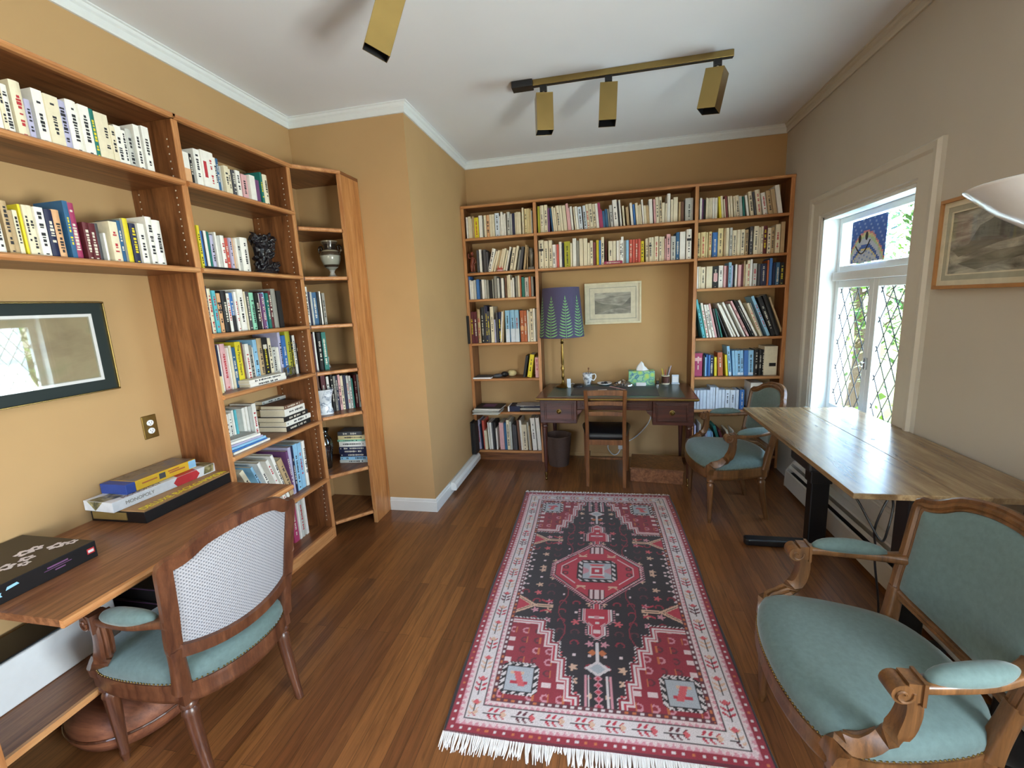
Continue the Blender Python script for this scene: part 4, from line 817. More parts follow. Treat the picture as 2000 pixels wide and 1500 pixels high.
    if ay < .572 and ax < w:
        d = min(w-ax, .572-ay)
        if d < .011: return 'P' if int((ay)/.008) % 2 else 'D'
        if d < .017: return 'D'
        if d < .023: return 'W'
        if d < .030: return 'r'
        if d < .034: return 'L'
        v = ay-.40
        if abs(v) < .012 and ax < .014: return 'P'
        if abs(v) < .008 and ax < .04: return 'W'
        if abs(ay-.44) < .008 and ax < .01: return 'W'
        if abs(ay-.50) < .012 and ax < .016: return 'L'
        return 'r' if ay > .335 else 'S'
    if ax < .075 and ay > .572:
        if abs(ax-.052) < .004 and ay > .76: return 'P'
        if abs(ax-.038) < .003 and ay > .76: return 'W'
        if ax < .026 and ay > .76:
            k = ((ay-.76)/.034) % 1-.5; return 'P' if abs(k)*2+ax/.02 < 1 and abs(k)*2+ax/.02 > .55 else ('r' if abs(k)*2+ax/.02 < .55 else 'D')
        if abs(ay-.725)+ax*.8 < .045: return 'W' if abs(ay-.725)+ax*.8 > .028 else 'B'
        if ax < .009 and ay < .70: return 'W'
        if abs(ay-.635)+abs(ax-.022) < .02: return 'O'
    # side hooks
    u, v = ax-.42, abs(ay-.335)
    if -.11 < u and v < .075*(u+.11)/.11+.0: 
        d = .075*(u+.11)/.11-v
        return 'T' if d < .014 else ('D' if d < .018 else ('T' if d < .026 else 'r'))
    if .225 < ax < .315 and v < .013: return 'D' if v < .003 and ax > .24 else 'T'
    if abs(ax-.262-.0*v) < .03 and abs(v-.03-abs(ax-.262)*.55) < .006: return 'r'
    if ax > .40 and ay < .25 and (ax-.40)/.02 > abs((ay/.045) % 1-.5)*2: return 'L'
    # scattered flowers and stems
    if abs(ax-.175-.022*math.sin(ay*22)) < .0028 and .15 < ay < .62: return 'R'
    gx, gy = math.floor(ax/.071), math.floor((ay+.02)/.071); fx, fy = ax-(gx+.5)*.071, ay+.02-(gy+.5)*.071; q = h(gx+3, gy+5); rr = math.hypot(fx, fy)
    if q < .34 and rr < .016+.006*math.cos(5*math.atan2(fy, fx)): return 'P' if q < .12 else ('T' if q < .24 else 'S')
    if .34 < q < .8 and abs(math.hypot(fx, fy)-.018) < .004 and fy < .008: return 'R' if q < .6 else 'K'
    if q > .8 and max(abs(fx), abs(fy)) < .007: return 'L'
    return 'N'
def rug():
    T = thing('rug', 'dark red and black patterned oriental rug with white fringes on the wood floor', 'rug', (-.057, 2.44, 0), R(1.44))
    nx, ny = 238, 438; vs = []; cols = []
    for j in range(ny+1):
        for i in range(nx+1):
            x = -.595+1.19*i/nx; y = -1.095+2.19*j/ny; edge = i in (0, nx) or j in (0, ny)
            vs.append((x+.006*math.sin(y*3.1)+(.004*math.sin(y*9) if edge else 0), y+.006*math.sin(x*5), .0012 if edge else .0085+.0012*math.sin(x*7+y*3)))
            cols.extend(RC[rug_col(min(.5949, max(-.5949, x)), min(1.0949, max(-1.0949, y)))])
    fs = [(j*(nx+1)+i, j*(nx+1)+i+1, (j+1)*(nx+1)+i+1, (j+1)*(nx+1)+i) for j in range(ny) for i in range(nx)]
    me = bpy.data.meshes.new('pile'); me.from_pydata(vs, [], fs); a = me.color_attributes.new('Col', 'FLOAT_COLOR', 'POINT'); a.data.foreach_set('color', cols)
    attr_mat('rug_pile'); me.materials.append(MATS['rug_pile']); o = bpy.data.objects.new('pile', me); COL.objects.link(o); o.parent = T
    me.polygons.foreach_set('use_smooth', [True]*len(me.polygons))
    rn = random.Random(3)
    for s, l0, l1 in ((-1, .05, .075), (1, .022, .038)):
        m = MB()
        for i in range(230):
            x = -.59+1.18*i/229; l = rn.uniform(l0, l1)*(.35 if (s < 0 and .36 < i/229 < .40) else 1); k = rn.uniform(-.012, .012); z = rn.uniform(.003, .007)
            m.tube([(x, s*1.09, .006), (x+k*.4, s*(1.095+l*.5), z), (x+k, s*(1.095+l), .003)], [.0024, .003, .0016], 4)
        m.build('fringe', 'white_paper', T)
rug()
# ------------------------------------------------------------------ framed pictures
def picture(label, loc, rz, w, h, frame, fw, mats, art, glass=True, inner=None):
    """hangs on a wall: local x right, z up, y- towards the viewer"""
    T = thing('picture', label, 'picture', loc, rz)
    def ringbox(name, a, b, c, d, t, y0, y1, mat, par=T, bev=.002):
        m = MB(); m.box(a, b, y0, y1, d-t, d); m.box(a, b, y0, y1, c, c+t); m.box(a, a+t, y0, y1, c+t, d-t); m.box(b-t, b, y0, y1, c+t, d-t); return m.build(name, mat, par, bevel=bev)
    ringbox('frame', -w/2, w/2, -h/2, h/2, fw[0], -.026, -.002, frame)
    ins = fw[0]
    for k, (t, mat) in enumerate(mats):
        ringbox('mount' if k else ('frame_liner' if len(mats) > 2 else 'mount'), -w/2+ins, w/2-ins, -h/2+ins, h/2-ins, t, -.016-.001*k if k == 0 else -.014+.001*k, -.004, mat, bev=0); ins += t
    m = MB(); m.box(-w/2+ins, w/2-ins, -.0075, -.004, -h/2+ins, h/2-ins); m.build('print', art, T)
    if glass: m = MB(); m.box(-w/2+fw[0], w/2-fw[0], -.0185, -.0175, -h/2+fw[0], h/2-fw[0]); m.build('glass', 'picture_glass', T)
    return T
clear_mat('picture_glass', (1, 1, 1, 1), .04, .02); clear_mat('picture_glass_strong', (1, 1, 1, 1), .10, .02)
plain('green_frame', '#0c1a16', .45); plain('oak_frame', '#a9794a', .45); plain('cream_frame', '#d8cfb2', .5); plain('mount_cream', '#d5cdb5', .8); plain('mount_grey', '#a9a694', .8); plain('mount_line', '#8f9384', .8)
mottled('etching', [(.3, '#55534d'), (.48, '#8c8a80'), (.66, '#b9b5a6')], 4, (1.6, 1, 6), .8, detail=7)
mottled('etching_dark', [(.3, '#45443f'), (.5, '#6b6a60'), (.7, '#8f8d7f')], 3, (1, 1.2, 5), .8, detail=7)
mottled('pastel_scene', [(.3, '#8b7a5e'), (.5, '#a99a78'), (.68, '#8c8f6a')], 2.4, (1, 1.5, 2), .6, detail=6)
T = picture('framed grey landscape print on the far wall above the writing desk', (.084, YB-.001, 1.56), 0, .535, .395, 'cream_frame', (.018,), [(.028, 'mount_cream'), (.005, 'mount_line'), (.045, 'mount_cream')], 'etching')
# darker hills drawn on the print
def hills(T, mat, poly, y=-.0082):
    m = MB(); n = len(poly); m.add([(x, y, z) for x, z in poly]+[(x, y+.0006, z) for x, z in poly], [tuple(range(n)), tuple(reversed(range(n, 2*n)))]+[(i, (i+1) % n, n+(i+1) % n, n+i) for i in range(n)]); return m.build('drawing', mat, T)
hills(T, 'etching_dark', [(-.17, -.09), (-.17, .03), (-.13, .01), (-.08, -.005), (0, -.01), (.08, -.03), (.12, .0), (.15, .035), (.17, .05), (.17, -.03), (.1, -.045), (.0, -.055), (-.06, -.07)])
T = picture('oak-framed dark landscape print on the grey right wall beside the floor lamp', (XR-.001, 2.09, 1.77), R(-90), .84, .397, 'oak_frame', (.016,), [(.022, 'mount_cream'), (.022, 'mount_grey'), (.006, 'mount_cream')], 'etching')
hills(T, 'etching_dark', [(-.34, -.03), (-.25, -.01), (-.2, .06), (-.15, .075), (-.1, .10), (.0, .09), (.1, .07), (.34, .05), (.34, -.01), (.1, .0), (-.1, -.02), (-.3, -.06)])
hills(T, 'etching_dark', [(-.3, -.09), (-.1, -.05), (.1, -.04), (.34, -.05), (.34, -.1), (.05, -.075), (-.2, -.12)])
T = picture('large picture in dark green and gold frame on the left wall above the built-in desk', (XL+.001, 1.225, 1.50), R(-90)+PI, .775, .395, 'brass', (.006,), [(.045, 'green_frame'), (.012, 'white_paper'), (.004, 'mount_grey')], 'pastel_scene', False)
m = MB(); m.box(-.775/2+.051, .775/2-.051, -.0135, -.0125, -.395/2+.051, .395/2-.051); m.build('glass', 'picture_glass_strong', T)
# ------------------------------------------------------------------ wall outlet
T = thing('wall_outlet', 'double power outlet with bronze plate on the left wall above the game boxes', 'outlet', (XL+.001, 1.724, 1.085), R(90))
m = MB(); m.box(-.036, .036, -.006, 0, -.058, .058); m.build('cover_plate', 'old_brass', T, bevel=.003)
for z in (-.02, .02):
    m = MB(); vs = [(math.cos(t)*.0165, math.sin(t)*.0145) for t in [2*PI*k/20 for k in range(20)]]
    m.rings([[(x, y, z+q) for x, q in vs] for y in (-.005, -.009)]); s = m.build('socket', 'white_paper', T)
    m = MB(); m.box(-.007, -.005, -.0095, -.008, z-.001, z+.007); m.box(.005, .007, -.0095, -.008, z-.001, z+.007); m.lathe([(.0022, 0), (.0022, .001)], (0, 0, 0), 8) if False else m.box(-.002, .002, -.0095, -.008, z-.009, z-.005); m.build('slots', 'ink', s)
# ------------------------------------------------------------------ ceiling track lights
def can(parent, c, rot, drop, name='spotlight', L=.215, w=.105):
    S = MB(); S.box(c[0]-.022, c[0]+.022, c[1]-.014, c[1]+.014, c[2]-.035, c[2]); S.box(c[0]-.022, c[0]-.010, c[1]-.012, c[1]+.012, c[2]-.055, c[2]-.03); S.box(c[0]+.010, c[0]+.022, c[1]-.012, c[1]+.012, c[2]-.055, c[2]-.03)
    ad = S.build(name, 'black_plastic', parent, bevel=.002)
    m = MB(); m.tube([(c[0], c[1], c[2]-.03), (c[0], c[1], c[2]-drop-.01)], .006, 8); m.build('stem', 'white_trim', ad)
    M = Matrix.Translation((c[0], c[1], c[2]-drop)) @ Euler(rot).to_matrix().to_4x4(); m = MB(); m.xf = M; a = w/2; t = .0015
    m.box(-a, a, -a, a, -.004, 0)
    for p in ((-a, -a+t, -a, a), (a-t, a, -a, a), (-a, a, -a, -a+t), (-a, a, a-t, a)): m.box(*p, -L, -.003)
    m.build('lamp_housing', 'brass', ad, bevel=.001)
    m = MB(); m.xf = M
    for p in ((-a+t*1.1, -a+t*1.8, -a+t, a-t), (a-t*1.8, a-t*1.1, -a+t, a-t), (-a+t, a-t, -a+t*1.1, -a+t*1.8), (-a+t, a-t, a-t*1.8, a-t*1.1)): m.box(*p, -L+.002, -.006)
    m.lathe([(.0475, -.10), (.047, -.09), (.03, -.04), (.015, -.01)], (0, 0, 0), 16); m.build('lining', 'black_metal', ad)
T = thing('track_light', 'brass ceiling track with three square brass spotlights in front of the far wall', 'track light')
m = MB(); m.box(-.43, .752, 3.065, 3.100, ZC-.036, ZC-.001, 0); m.box(-.43, .752, 3.072, 3.093, ZC-.038, ZC-.034, 1); m.build('track', ['brass', 'black_plastic'], T, bevel=.001)
m = MB(); m.box(-.56, -.425, 3.045, 3.12, ZC-.042, ZC-.001); m.build('feed_box', 'black_plastic', T, bevel=.004)
can(T, (-.36, 3.083, ZC-.036), (R(2), 0, R(14)), .058); can(T, (.043, 3.083, ZC-.036), (R(-3), R(3), R(2)), .058); can(T, (.668, 3.083, ZC-.036), (R(-4), R(11), R(-28)), .06)
T = thing('track_light', 'brass ceiling track with one tilted brass spotlight near the left wall', 'track light')
m = MB(); m.box(-.845, -.81, .2, 1.965, ZC-.036, ZC-.001, 0); m.box(-.838, -.817, .2, 1.965, ZC-.038, ZC-.034, 1); m.build('track', ['brass', 'black_plastic'], T, bevel=.001)
can(T, (-.828, 1.915, ZC-.036), (R(14), R(20), R(38)), .10)
# ------------------------------------------------------------------ floor lamp
T = thing('floor_lamp', 'tall black floor lamp with white glass bowl at the right edge', 'floor lamp', (1.352, 1.64, 0))
m = MB(); m.lathe([(.14, 0), (.14, .012), (.13, .02), (.03, .03), (.02, .05)], n=28); m.build('base', 'black_metal', T, auto=40)
m = MB(); m.lathe([(.0185, .03), (.0185, 1.70), (.03, 1.705), (.03, 1.73)], n=16); m.build('pole', 'black_metal', T, auto=40)
m = MB(); m.lathe([(.03, 1.705), (.09, 1.735), (.18, 1.80), (.252, 1.872), (.257, 1.879), (.252, 1.882), (.246, 1.874), (.176, 1.808), (.088, 1.745), (.02, 1.72)], n=40); m.build('glass_bowl', 'china', T, smooth=True)
# ------------------------------------------------------------------ table lamp
T = thing('table_lamp', 'table lamp with purple green fern shade and brass stem on the far desk', 'lamp', (-.395, 4.245, .7815))
m = MB(); m.lathe([(.072, 0), (.074, .006), (.066, .013), (.05, .018), (.04, .022), (.02, .034), (.012, .05), (.011, .09), (.017, .10), (.011, .11), (.012, .15), (.02, .185), (.014, .20), (.011, .215), (.015, .23), (.014, .34), (.0095, .40), (.0095, .42), (.019, .43), (.012, .44), (.011, .47), (.014, .475), (.014, .53)], n=20); m.build('stem', 'old_brass', T, auto=35)
zb, zt, rb, rt = .487, .945, .212, .172
plain('shade_purple', '#4b4766', .9, var=.05, scale=120); plain('fern_green', '#7fb878', .9, var=.06)
m = MB(); m.lathe([(rb, zb), (rt, zt)], n=48, cap0=False, cap1=False); m.lathe([(rb-.003, zb), (rt-.003, zt)], n=48, cap0=False, cap1=False); sh = m.build('lamp_shade', 'shade_purple', T, smooth=True)
def sp(s, h, off=.0012):
    k = (h-zb)/(zt-zb); r = rb+(rt-rb)*k; a = s/ (rb*.93); return ((r+off)*math.sin(a), -(r+off)*math.cos(a), h)
m = MB(); nf = 9; per = 2*PI*rb*.93/nf
for f in range(nf):
    s0 = (f+.42)*per; hb, ht = zb+.004, zb+.365
    pts = [hb+(ht-hb)*k/10 for k in range(11)]
    m.add([sp(s0-.0018, h) for h in pts]+[sp(s0+.0018, h) for h in pts], [(k, k+1, 12+k, 11+k) for k in range(10)])
    nl = 13
    for k in range(nl):
        h = hb+.01+(ht-hb)*.95*k/nl; ln = .055*(1-(k/nl)**1.7)+.006; wd = .0105
        for sg in (1, -1):
            P = [(0, 0), (.25, -.55), (.6, -.5), (.9, .1), (1.0, .75), (.75, .55), (.4, .42), (.12, .35)]
            m.add([sp(s0+sg*(.002+p*ln), h+q*wd+p*ln*.28) for p, q in P], [tuple(range(8))])
    m.add([sp(s0+a*.006, ht-.01+b*.03) for a, b in ((-1, 0), (0, -.3), (1, 0), (0, 1))], [(0, 1, 2, 3)])
o = m.build('fern_print', 'fern_green', sh)
m = MB(); m.tube([(-.02, -.06, .004), (-.03, -.075, .012), (-.1, -.03, .004)], .002, 5); m.build('lamp_cord', 'ink', T)
# ------------------------------------------------------------------ things on the far desk
ZD = .7818
def onpad(x0, x1, y0, y1, name, label, rz):
    T = MB(); T.box(-(x1-x0)/2, (x1-x0)/2, -(y1-y0)/2, (y1-y0)/2, 0, .003); o = T.build(name, 'desk_pad', bevel=.002); o.location = ((x0+x1)/2, (y0+y1)/2, ZD); o.rotation_euler = (0, 0, rz); tag(o, label, 'desk pad')
plain('desk_pad', '#3b3d45', .55)
onpad(-.29, .10, 3.845, 4.24, 'desk_pad', 'dark grey desk pad on the far desk behind the ladder-back chair', R(-2)); onpad(.13, .46, 3.82, 4.22, 'desk_pad', 'second dark desk pad on the far desk near the pencil cup', R(-2.5))
mottled('mug_print', [(.42, '#e3e6ea'), (.55, '#c9ccd2'), (.6, '#777d87')], 30, rough=.2)
T = thing('mug', 'white patterned mug holding a spoon on the far desk', 'mug', (-.165, 4.345, ZD))
m = MB(); m.lathe([(.028, 0), (.031, .004), (.034, .03), (.045, .055), (.047, .115), (.0445, .115), (.042, .058), (.03, .012), (.0, .01)], n=28, cap1=False); b = m.build('body', 'mug_print', T, smooth=True)
m = MB(); m.tube(smooth_path([(.043, 0, .10), (.072, 0, .105), (.08, 0, .075), (.062, 0, .045), (.042, 0, .05)], 5), .0055, 8); m.build('handle', 'china', T, smooth=True)
m = MB(); m.tube([(.0, .01, .02), (.01, .015, .155)], .004, 6); m.ball((.011, .016, .158), (.009, .006, .012)); tag(m.build('spoon', 'ladder_wood', loc=(-.165, 4.345, ZD)), 'wooden spoon handle standing in the white mug on the far desk', 'spoon')
T = thing('saucer', 'small white saucer holding dark bits beside the mug on the far desk', 'saucer', (.0, 4.335, ZD))
m = MB(); m.lathe([(.035, 0), (.06, .008), (.074, .02), (.071, .021), (.058, .012), (.0, .006)], n=32, cap1=False); m.build('dish', 'china', T, smooth=True)
for i, (x, y, r) in enumerate(((-.02, .0, .013), (.008, .012, .015), (.02, -.012, .011))):
    m = MB(); m.ball((x, y, .006+r*.8), (r*1.2, r, r*.8), 8, 6); o = m.build('date_fruit', 'ink', loc=(.0, 4.335, ZD), smooth=True); tag(o, 'dark morsel in the small white saucer on the far desk', 'food', 'dark morsels in the saucer')
# crumpled clear bag
rn = random.Random(11); m = MB(); g = 12; P = []
for j in range(g):
    for i in range(g):
        u, v = i/(g-1), j/(g-1); z = max(.0035, .05*math.sin(PI*u)*math.sin(PI*v)+rn.uniform(-.014, .02)*math.sin(PI*u)); P.append((-.085+.2*u+rn.uniform(-.008, .008), -.06+.12*v+rn.uniform(-.008, .008)-.05*u, z))
m.add(P, [(j*g+i, j*g+i+1, (j+1)*g+i+1, (j+1)*g+i) for j in range(g-1) for i in range(g-1)])
clear_mat('plastic_film', (.86, .84, .86, 1), .35, .15)
o = m.build('plastic_bag', 'plastic_film', loc=(.155, 4.315, ZD+.0005)); o.modifiers.new('th', 'SOLIDIFY').thickness = .0006; tag(o, 'crumpled clear plastic bag between saucer and tissue box on the far desk', 'bag')
m = MB(); m.box(-.008, .008, -.11, .11, 0, .002); o = m.build('ribbon', 'cloth_p', loc=(.115, 4.14, ZD+.0035)); o.rotation_euler = (0, 0, R(38)); tag(o, 'dull pink ribbon strip lying on the far desk pads', 'ribbon')
T = thing('tissue_box', 'green leaf-patterned tissue box with a white tissue on the far desk', 'tissue box', (.345, 4.345, ZD), R(-2))
mt, nt, b_ = _new('leafy'); v = _coords(nt, (1, 1, 1)); vo = nt.nodes.new('ShaderNodeTexVoronoi'); vo.inputs['Scale'].default_value = 22; nt.links.new(v.outputs[0], vo.inputs['Vector'])
r_ = _ramp(nt, vo.outputs['Distance'], [(.25, lin('#b9d46a')), (.45, lin('#8fc98a')), (.6, lin('#7fbf9c')), (.66, lin('#35689a')), (.74, lin('#9fd0a0'))]); nt.links.new(r_.outputs[0], b_.inputs['Base Color']); b_.inputs['Roughness'].default_value = .5
m = MB(); m.box(-.118, .118, -.058, .058, 0, .135); m.build('carton', 'leafy', T, bevel=.002)
m = MB(); m.lathe([(.05, 0), (.05, .001)], (0, 0, .1352), 20); m.build('opening', 'white_paper', T)
m = MB(); rs = []
for k in range(7):
    t = k/6; rs.append([((.052*(1-t)**.8+.002)*math.cos(a)*(1+.25*math.cos(3*a+k)), (.022*(1-t)+.002)*math.sin(a)*(1+.3*math.sin(4*a)), .1355+t*.085) for a in [2*PI*i/18 for i in range(18)]])
m.rings(rs); m.build('tissue', 'white_paper', T, smooth=True)
m = MB(); m.box(-.045, .045, -.012, .012, 0, .03); o = m.build('small_box', 'white_paper', loc=(.335, 4.265, ZD+.0005), bevel=.002); tag(o, 'small white box in front of the tissue box on the far desk', 'box')
T = thing('stapler', 'small chrome and black stapler beside the pencil cup on the far desk', 'stapler', (.49, 4.29, ZD), R(80))
m = MB(); m.box(-.045, .05, -.014, .014, 0, .012); m.build('base', 'steel', T, bevel=.003)
m = MB(); m.obox((.0, 0, .038), (.10, .022, .02), (0, R(-14), 0)); m.box(-.048, -.03, -.011, .011, .01, .05); m.build('arm', 'black_plastic', T, bevel=.004); m = MB(); m.obox((.012, 0, .05), (.06, .024, .006), (0, R(-14), 0)); m.build('top_plate', 'steel', T, bevel=.002)
T = thing('pencil_cup', 'dark round pencil cup with pale rims on the far desk', 'cup', (.565, 4.345, ZD))
m = MB(); m.lathe([(.035, 0), (.036, .008), (.036, .082), (.033, .082), (.033, .01), (0, .008)], n=24, cap1=False); m.build('body', 'mahogany_z', T, auto=40)
m = MB(); m.lathe([(.0365, .076), (.0385, .08), (.0385, .086), (.034, .087), (.034, .076)], n=24, cap0=False, cap1=False); m.lathe([(.0385, 0), (.0385, .01), (.036, .012)], n=24); m.build('rim', 'mount_cream', T, auto=40)
for i, (dx, dy, tx, ty, L, mat, lab) in enumerate(((-.012, 0, -.034, .0, .15, 'cloth_y', 'yellow pencil'), (.0, .01, .002, .01, .14, 'cloth_r', 'red pen'), (.008, -.006, .03, -.01, .17, 'cloth_d', 'dark grey pen'), (.012, .008, .05, .005, .175, 'cloth_l', 'lavender pen'))):
    m = MB(); a = Vector((dx*.6, dy*.6, .012)); b = Vector((tx, ty, L)); m.tube([a, a+(b-a)*.94, b], [.0036, .0036, .0018], 7); o = m.build('pen', mat, loc=(.565, 4.345, ZD)); tag(o, lab+' standing in the dark pencil cup on the far desk', 'pen')
T = thing('note_holder', 'pale blue-white stand with small card behind the pencil cup on the far desk', 'stand', (.655, 4.35, ZD), R(-4))
m = MB(); m.box(-.036, .036, -.03, .03, 0, .008); m.box(-.031, .031, .0, .02, .008, .085); m.build('body', 'cloth_S', T, bevel=.003); m = MB(); m.box(-.025, .025, -.0015, .0, .015, .07); m.build('card', 'white_paper', T)
m = MB(); m.box(-.018, .018, -.002, .0, 0, .085); o = m.build('note_card', 'cloth_S', loc=(-.335, 4.195, ZD+.001)); o.rotation_euler = (R(-9), 0, R(8)); tag(o, 'pale blue card leaning at the foot of the fern-shade lamp', 'card')
T = thing('phone_charger', 'black charging puck with a white cord beside the fern-shade lamp', 'charger', (-.25, 4.24, ZD)); m = MB(); m.lathe([(.05, 0), (.052, .008), (.045, .022), (.03, .03)], n=24); m.build('body', 'black_plastic', T, auto=50); m = MB(); m.tube(smooth_path([(-.03, .02, .02), (-.06, .03, .03), (-.10, .0, .004)], 4), .0025, 6); m.build('cord', 'white_trim', T)
for (x, y, w, d, rz, nm) in ((-.02, 3.865, .12, .05, -6, 'small white paper slip on the near edge of the far desk'), (-.02, 4.06, .08, .03, 12, 'tiny white paper scrap on the middle of the desk pad')):
    m = MB(); m.box(-w/2, w/2, -d/2, d/2, 0, .0008); o = m.build('paper_slip', 'white_paper', loc=(x, y, ZD+.0035)); o.rotation_euler = (0, 0, R(rz)); tag(o, nm, 'paper')
# ------------------------------------------------------------------ on the floor by the far desk
mottled('wicker', [(.35, '#5a3d22'), (.6, '#8c6640')], 9, (3, 3, 30), .7); plain('bin_brown', '#574640', .8, var=.12, scale=90)
T = thing('waste_basket', 'round dark brown waste basket under the left end of the far desk', 'basket', (-.455, 4.22, 0))
m = MB(); m.lathe([(.095, 0), (.098, .01), (.128, .30), (.131, .305), (.128, .31), (.124, .30), (.093, .015), (0, .012)], n=36, cap1=False); m.build('body', 'bin_brown', T, auto=50)
T = thing('waste_basket', 'brown wicker basket on the floor in the right corner behind the armchair', 'basket', (1.30, 4.08, 0))
m = MB(); prof = []
for k in range(24): prof.append((.10+.045*k/23+.0035*(k % 2), .34*k/23))
prof += [(.15, .345), (.146, .355), (.14, .345), (.1, .015), (0, .012)]; m.lathe(prof, n=40, cap1=False); m.build('body', 'wicker', T, smooth=True)
T = thing('wooden_step', 'low brown wooden platform box on the floor under the far desk', 'platform', (.455, 3.985, 0), R(-6))
m = MB(); m.box(-.225, .215, -.17, .19, .0, .115); m.build('body', 'desk_wood_y', T, bevel=.004); m = MB(); m.box(-.23, .22, -.175, .195, .115, .13); m.build('top', 'ladder_wood', T, bevel=.003)
T = thing('wall_outlet', 'power outlet low on the far wall under the writing desk', 'outlet', (.165, YB-.001, .13)); m = MB(); m.box(-.036, .036, -.006, 0, -.055, .055); m.build('cover_plate', 'white_trim', T, bevel=.003)
m = MB(); m.tube(smooth_path([(.45, 4.40, .62), (.44, 4.47, .40), (.34, 4.475, .25), (.22, 4.475, .16), (.14, 4.475, .14), (.04, 4.475, .135), (.03, 4.475, .08), (.08, 4.475, .02), (.13, 4.475, .04), (.165, 4.48, .12)], 6), .0055, 7); tag(m.build('extension_cord', 'white_trim', smooth=True), 'white extension cord looping below the far desk to the wall outlet', 'cord')
# ------------------------------------------------------------------ books lying flat
rf = random.Random(21)
def flat(label, p, along, thick, length, depth, col, group=None, title=True, name='book', cat='book', pagecol='page'):
    """p: near lower corner of the spine; along: angle (deg) of the spine from +x; depth goes to the left of it"""
    c, pm, tm = book_meshes(thick, length, depth, False, rf)
    a = R(along); A = Vector((math.cos(a), math.sin(a), 0)); I = Vector((-A.y, A.x, 0)); Z = Vector((0, 0, 1))
    # local x (thickness) -> up, y (depth) -> inward, z (height) -> along
    M = Matrix(((Z.x, I.x, A.x, p[0]), (Z.y, I.y, A.y, p[1]), (Z.z, I.z, A.z, p[2]), (0, 0, 0, 1)))
    o = c.build(name, 'cloth_'+col); o.matrix_world = M; pm.build('page_block', pagecol, o)
    if title and tm.v and thick > .012: tm.build('spine_lettering', 'foil' if col in DARK else 'ink', o)
    return tag(o, label, cat, group)
g = 'books in the flat stack on the fifth left shelf'; z = .8763
for i, (col, t, L, off, nm) in enumerate((('k', .032, .245, 0, 'black book at the bottom of the flat stack on the fifth left shelf'), ('w', .031, .25, .008, 'white book second from bottom of the flat stack on the fifth left shelf'), ('k', .03, .24, -.002, 'black-spined book in the middle of the flat stack on the fifth left shelf'), ('w', .044, .2, .018, 'thick white book second from top of the flat stack on the fifth left shelf'), ('B', .024, .19, .025, 'brown book on top of the flat stack on the fifth left shelf'))):
    flat(nm, (-1.952-.004*i, 2.335+off, z), 92, t, L, .2-.008*i, col, g); z += t+.0004
z = .8763
for i, (col, t) in enumerate((('d', .04), ('g', .045), ('n', .042), ('d', .03), ('G', .022))):
    flat('%s book, %s from bottom of the hidden stack behind the white books' % (CNAME[col], ORD[i]), (-2.16+.0, 2.36+.01*i, z), 90, t, .22, .055, col, 'books in the back stack on the fifth left shelf'); z += t+.0004
z = .8763
for i, (col, t, off) in enumerate((('w', .012, 0), ('b', .008, -.01), ('s', .012, .004), ('l', .01, -.006), ('w', .013, .0), ('G', .009, -.012))):
    flat('%s magazine, %s from bottom of the loose pile on the fifth left shelf' % (CNAME[col], ORD[i]), (-1.942-.012*i, 1.9+.01+off*.5, z), 91.5-2*i, t, .275-.012*i, .18, col, 'magazines in the loose pile on the fifth left shelf', False, 'magazine', 'magazine'); z += t+.0004
for i in range(2): flat('%s of two white books lying in front on the fourth left shelf' % ('lower', 'upper')[i], (-1.944, 2.095-.004*i, 1.2083+i*.0205), 90, .02, .29, .125, 'w', 'white books lying on the fourth left shelf')
m = MB(); m.box(-2.02, -1.97, 1.905, 1.945, 1.2082, 1.30); o = m.build('small_box', 'cloth_C', bevel=.002); tag(o, 'small upright cream box at the left end of the fourth left shelf', 'box')
flat('flat purple book carrying cream books on the lower shelf over the far desk', (.005, YFB+.016, 1.9123), 0, .028, .165, .17, 'P')
# game boxes on the left desk
T = thing('game_box', 'black and tan backgammon box at the bottom of the game stack on the left desk', 'game box', (-2.075, 1.635, .7505), R(1))
m = MB(); m.box(-.143, .145, -.235, .235, 0, .05); m.build('box_base', 'black_plastic', T, bevel=.002)
plain('box_tan', '#a98256', .6); plain('box_gold', '#8d7440', .5); plain('letter_yellow', '#e8d92a', .5); plain('box_white', '#dfe3e8', .45); plain('box_red', '#c62f37', .5); plain('box_yellow', '#e2b52c', .45); plain('box_blue', '#2d4796', .5)
mottled('box_photo', [(.35, '#3c4338'), (.5, '#7a7450'), (.62, '#b9b184'), (.72, '#3a5a46')], 22, rough=.3); mottled('puzzle_photo', [(.35, '#4d4440'), (.5, '#7d6c5b'), (.65, '#595f78')], 18, rough=.3)
m = MB(); m.box(-.142, .144, -.234, .234, .0502, .056); m.build('box_top', 'box_tan', T, bevel=.001)
m = MB(); m.box(-.13, .05, -.2385, -.2352, .012, .046); m.build('end_trim', 'box_gold', T)
text('lettering', 'DELUXE BACKGAMMON', .051, 'letter_yellow', T, (.128, -.222, .0562), (0, 0, R(90)), .0008, sx=.78)
T = thing('game_box', 'white game box with red patch in the middle of the game stack', 'game box', (-2.118, 1.625, .8072), R(-3))
m = MB(); m.box(-.085, .085, -.25, .25, 0, .045); m.build('carton', 'box_white', T, bevel=.002)
m = MB(); m.add([(.0855, y, z) for y, z in ((.03, .001), (.13, .001), (.15, .022), (.135, .044), (.035, .044), (.015, .022))], [tuple(range(6))]); m.add([(x, y, .0455) for x, y in ((.085, .035), (.085, .135), (.03, .15), (.03, .05))], [(0, 1, 2, 3)]); m.build('red_patch', 'box_red', T)
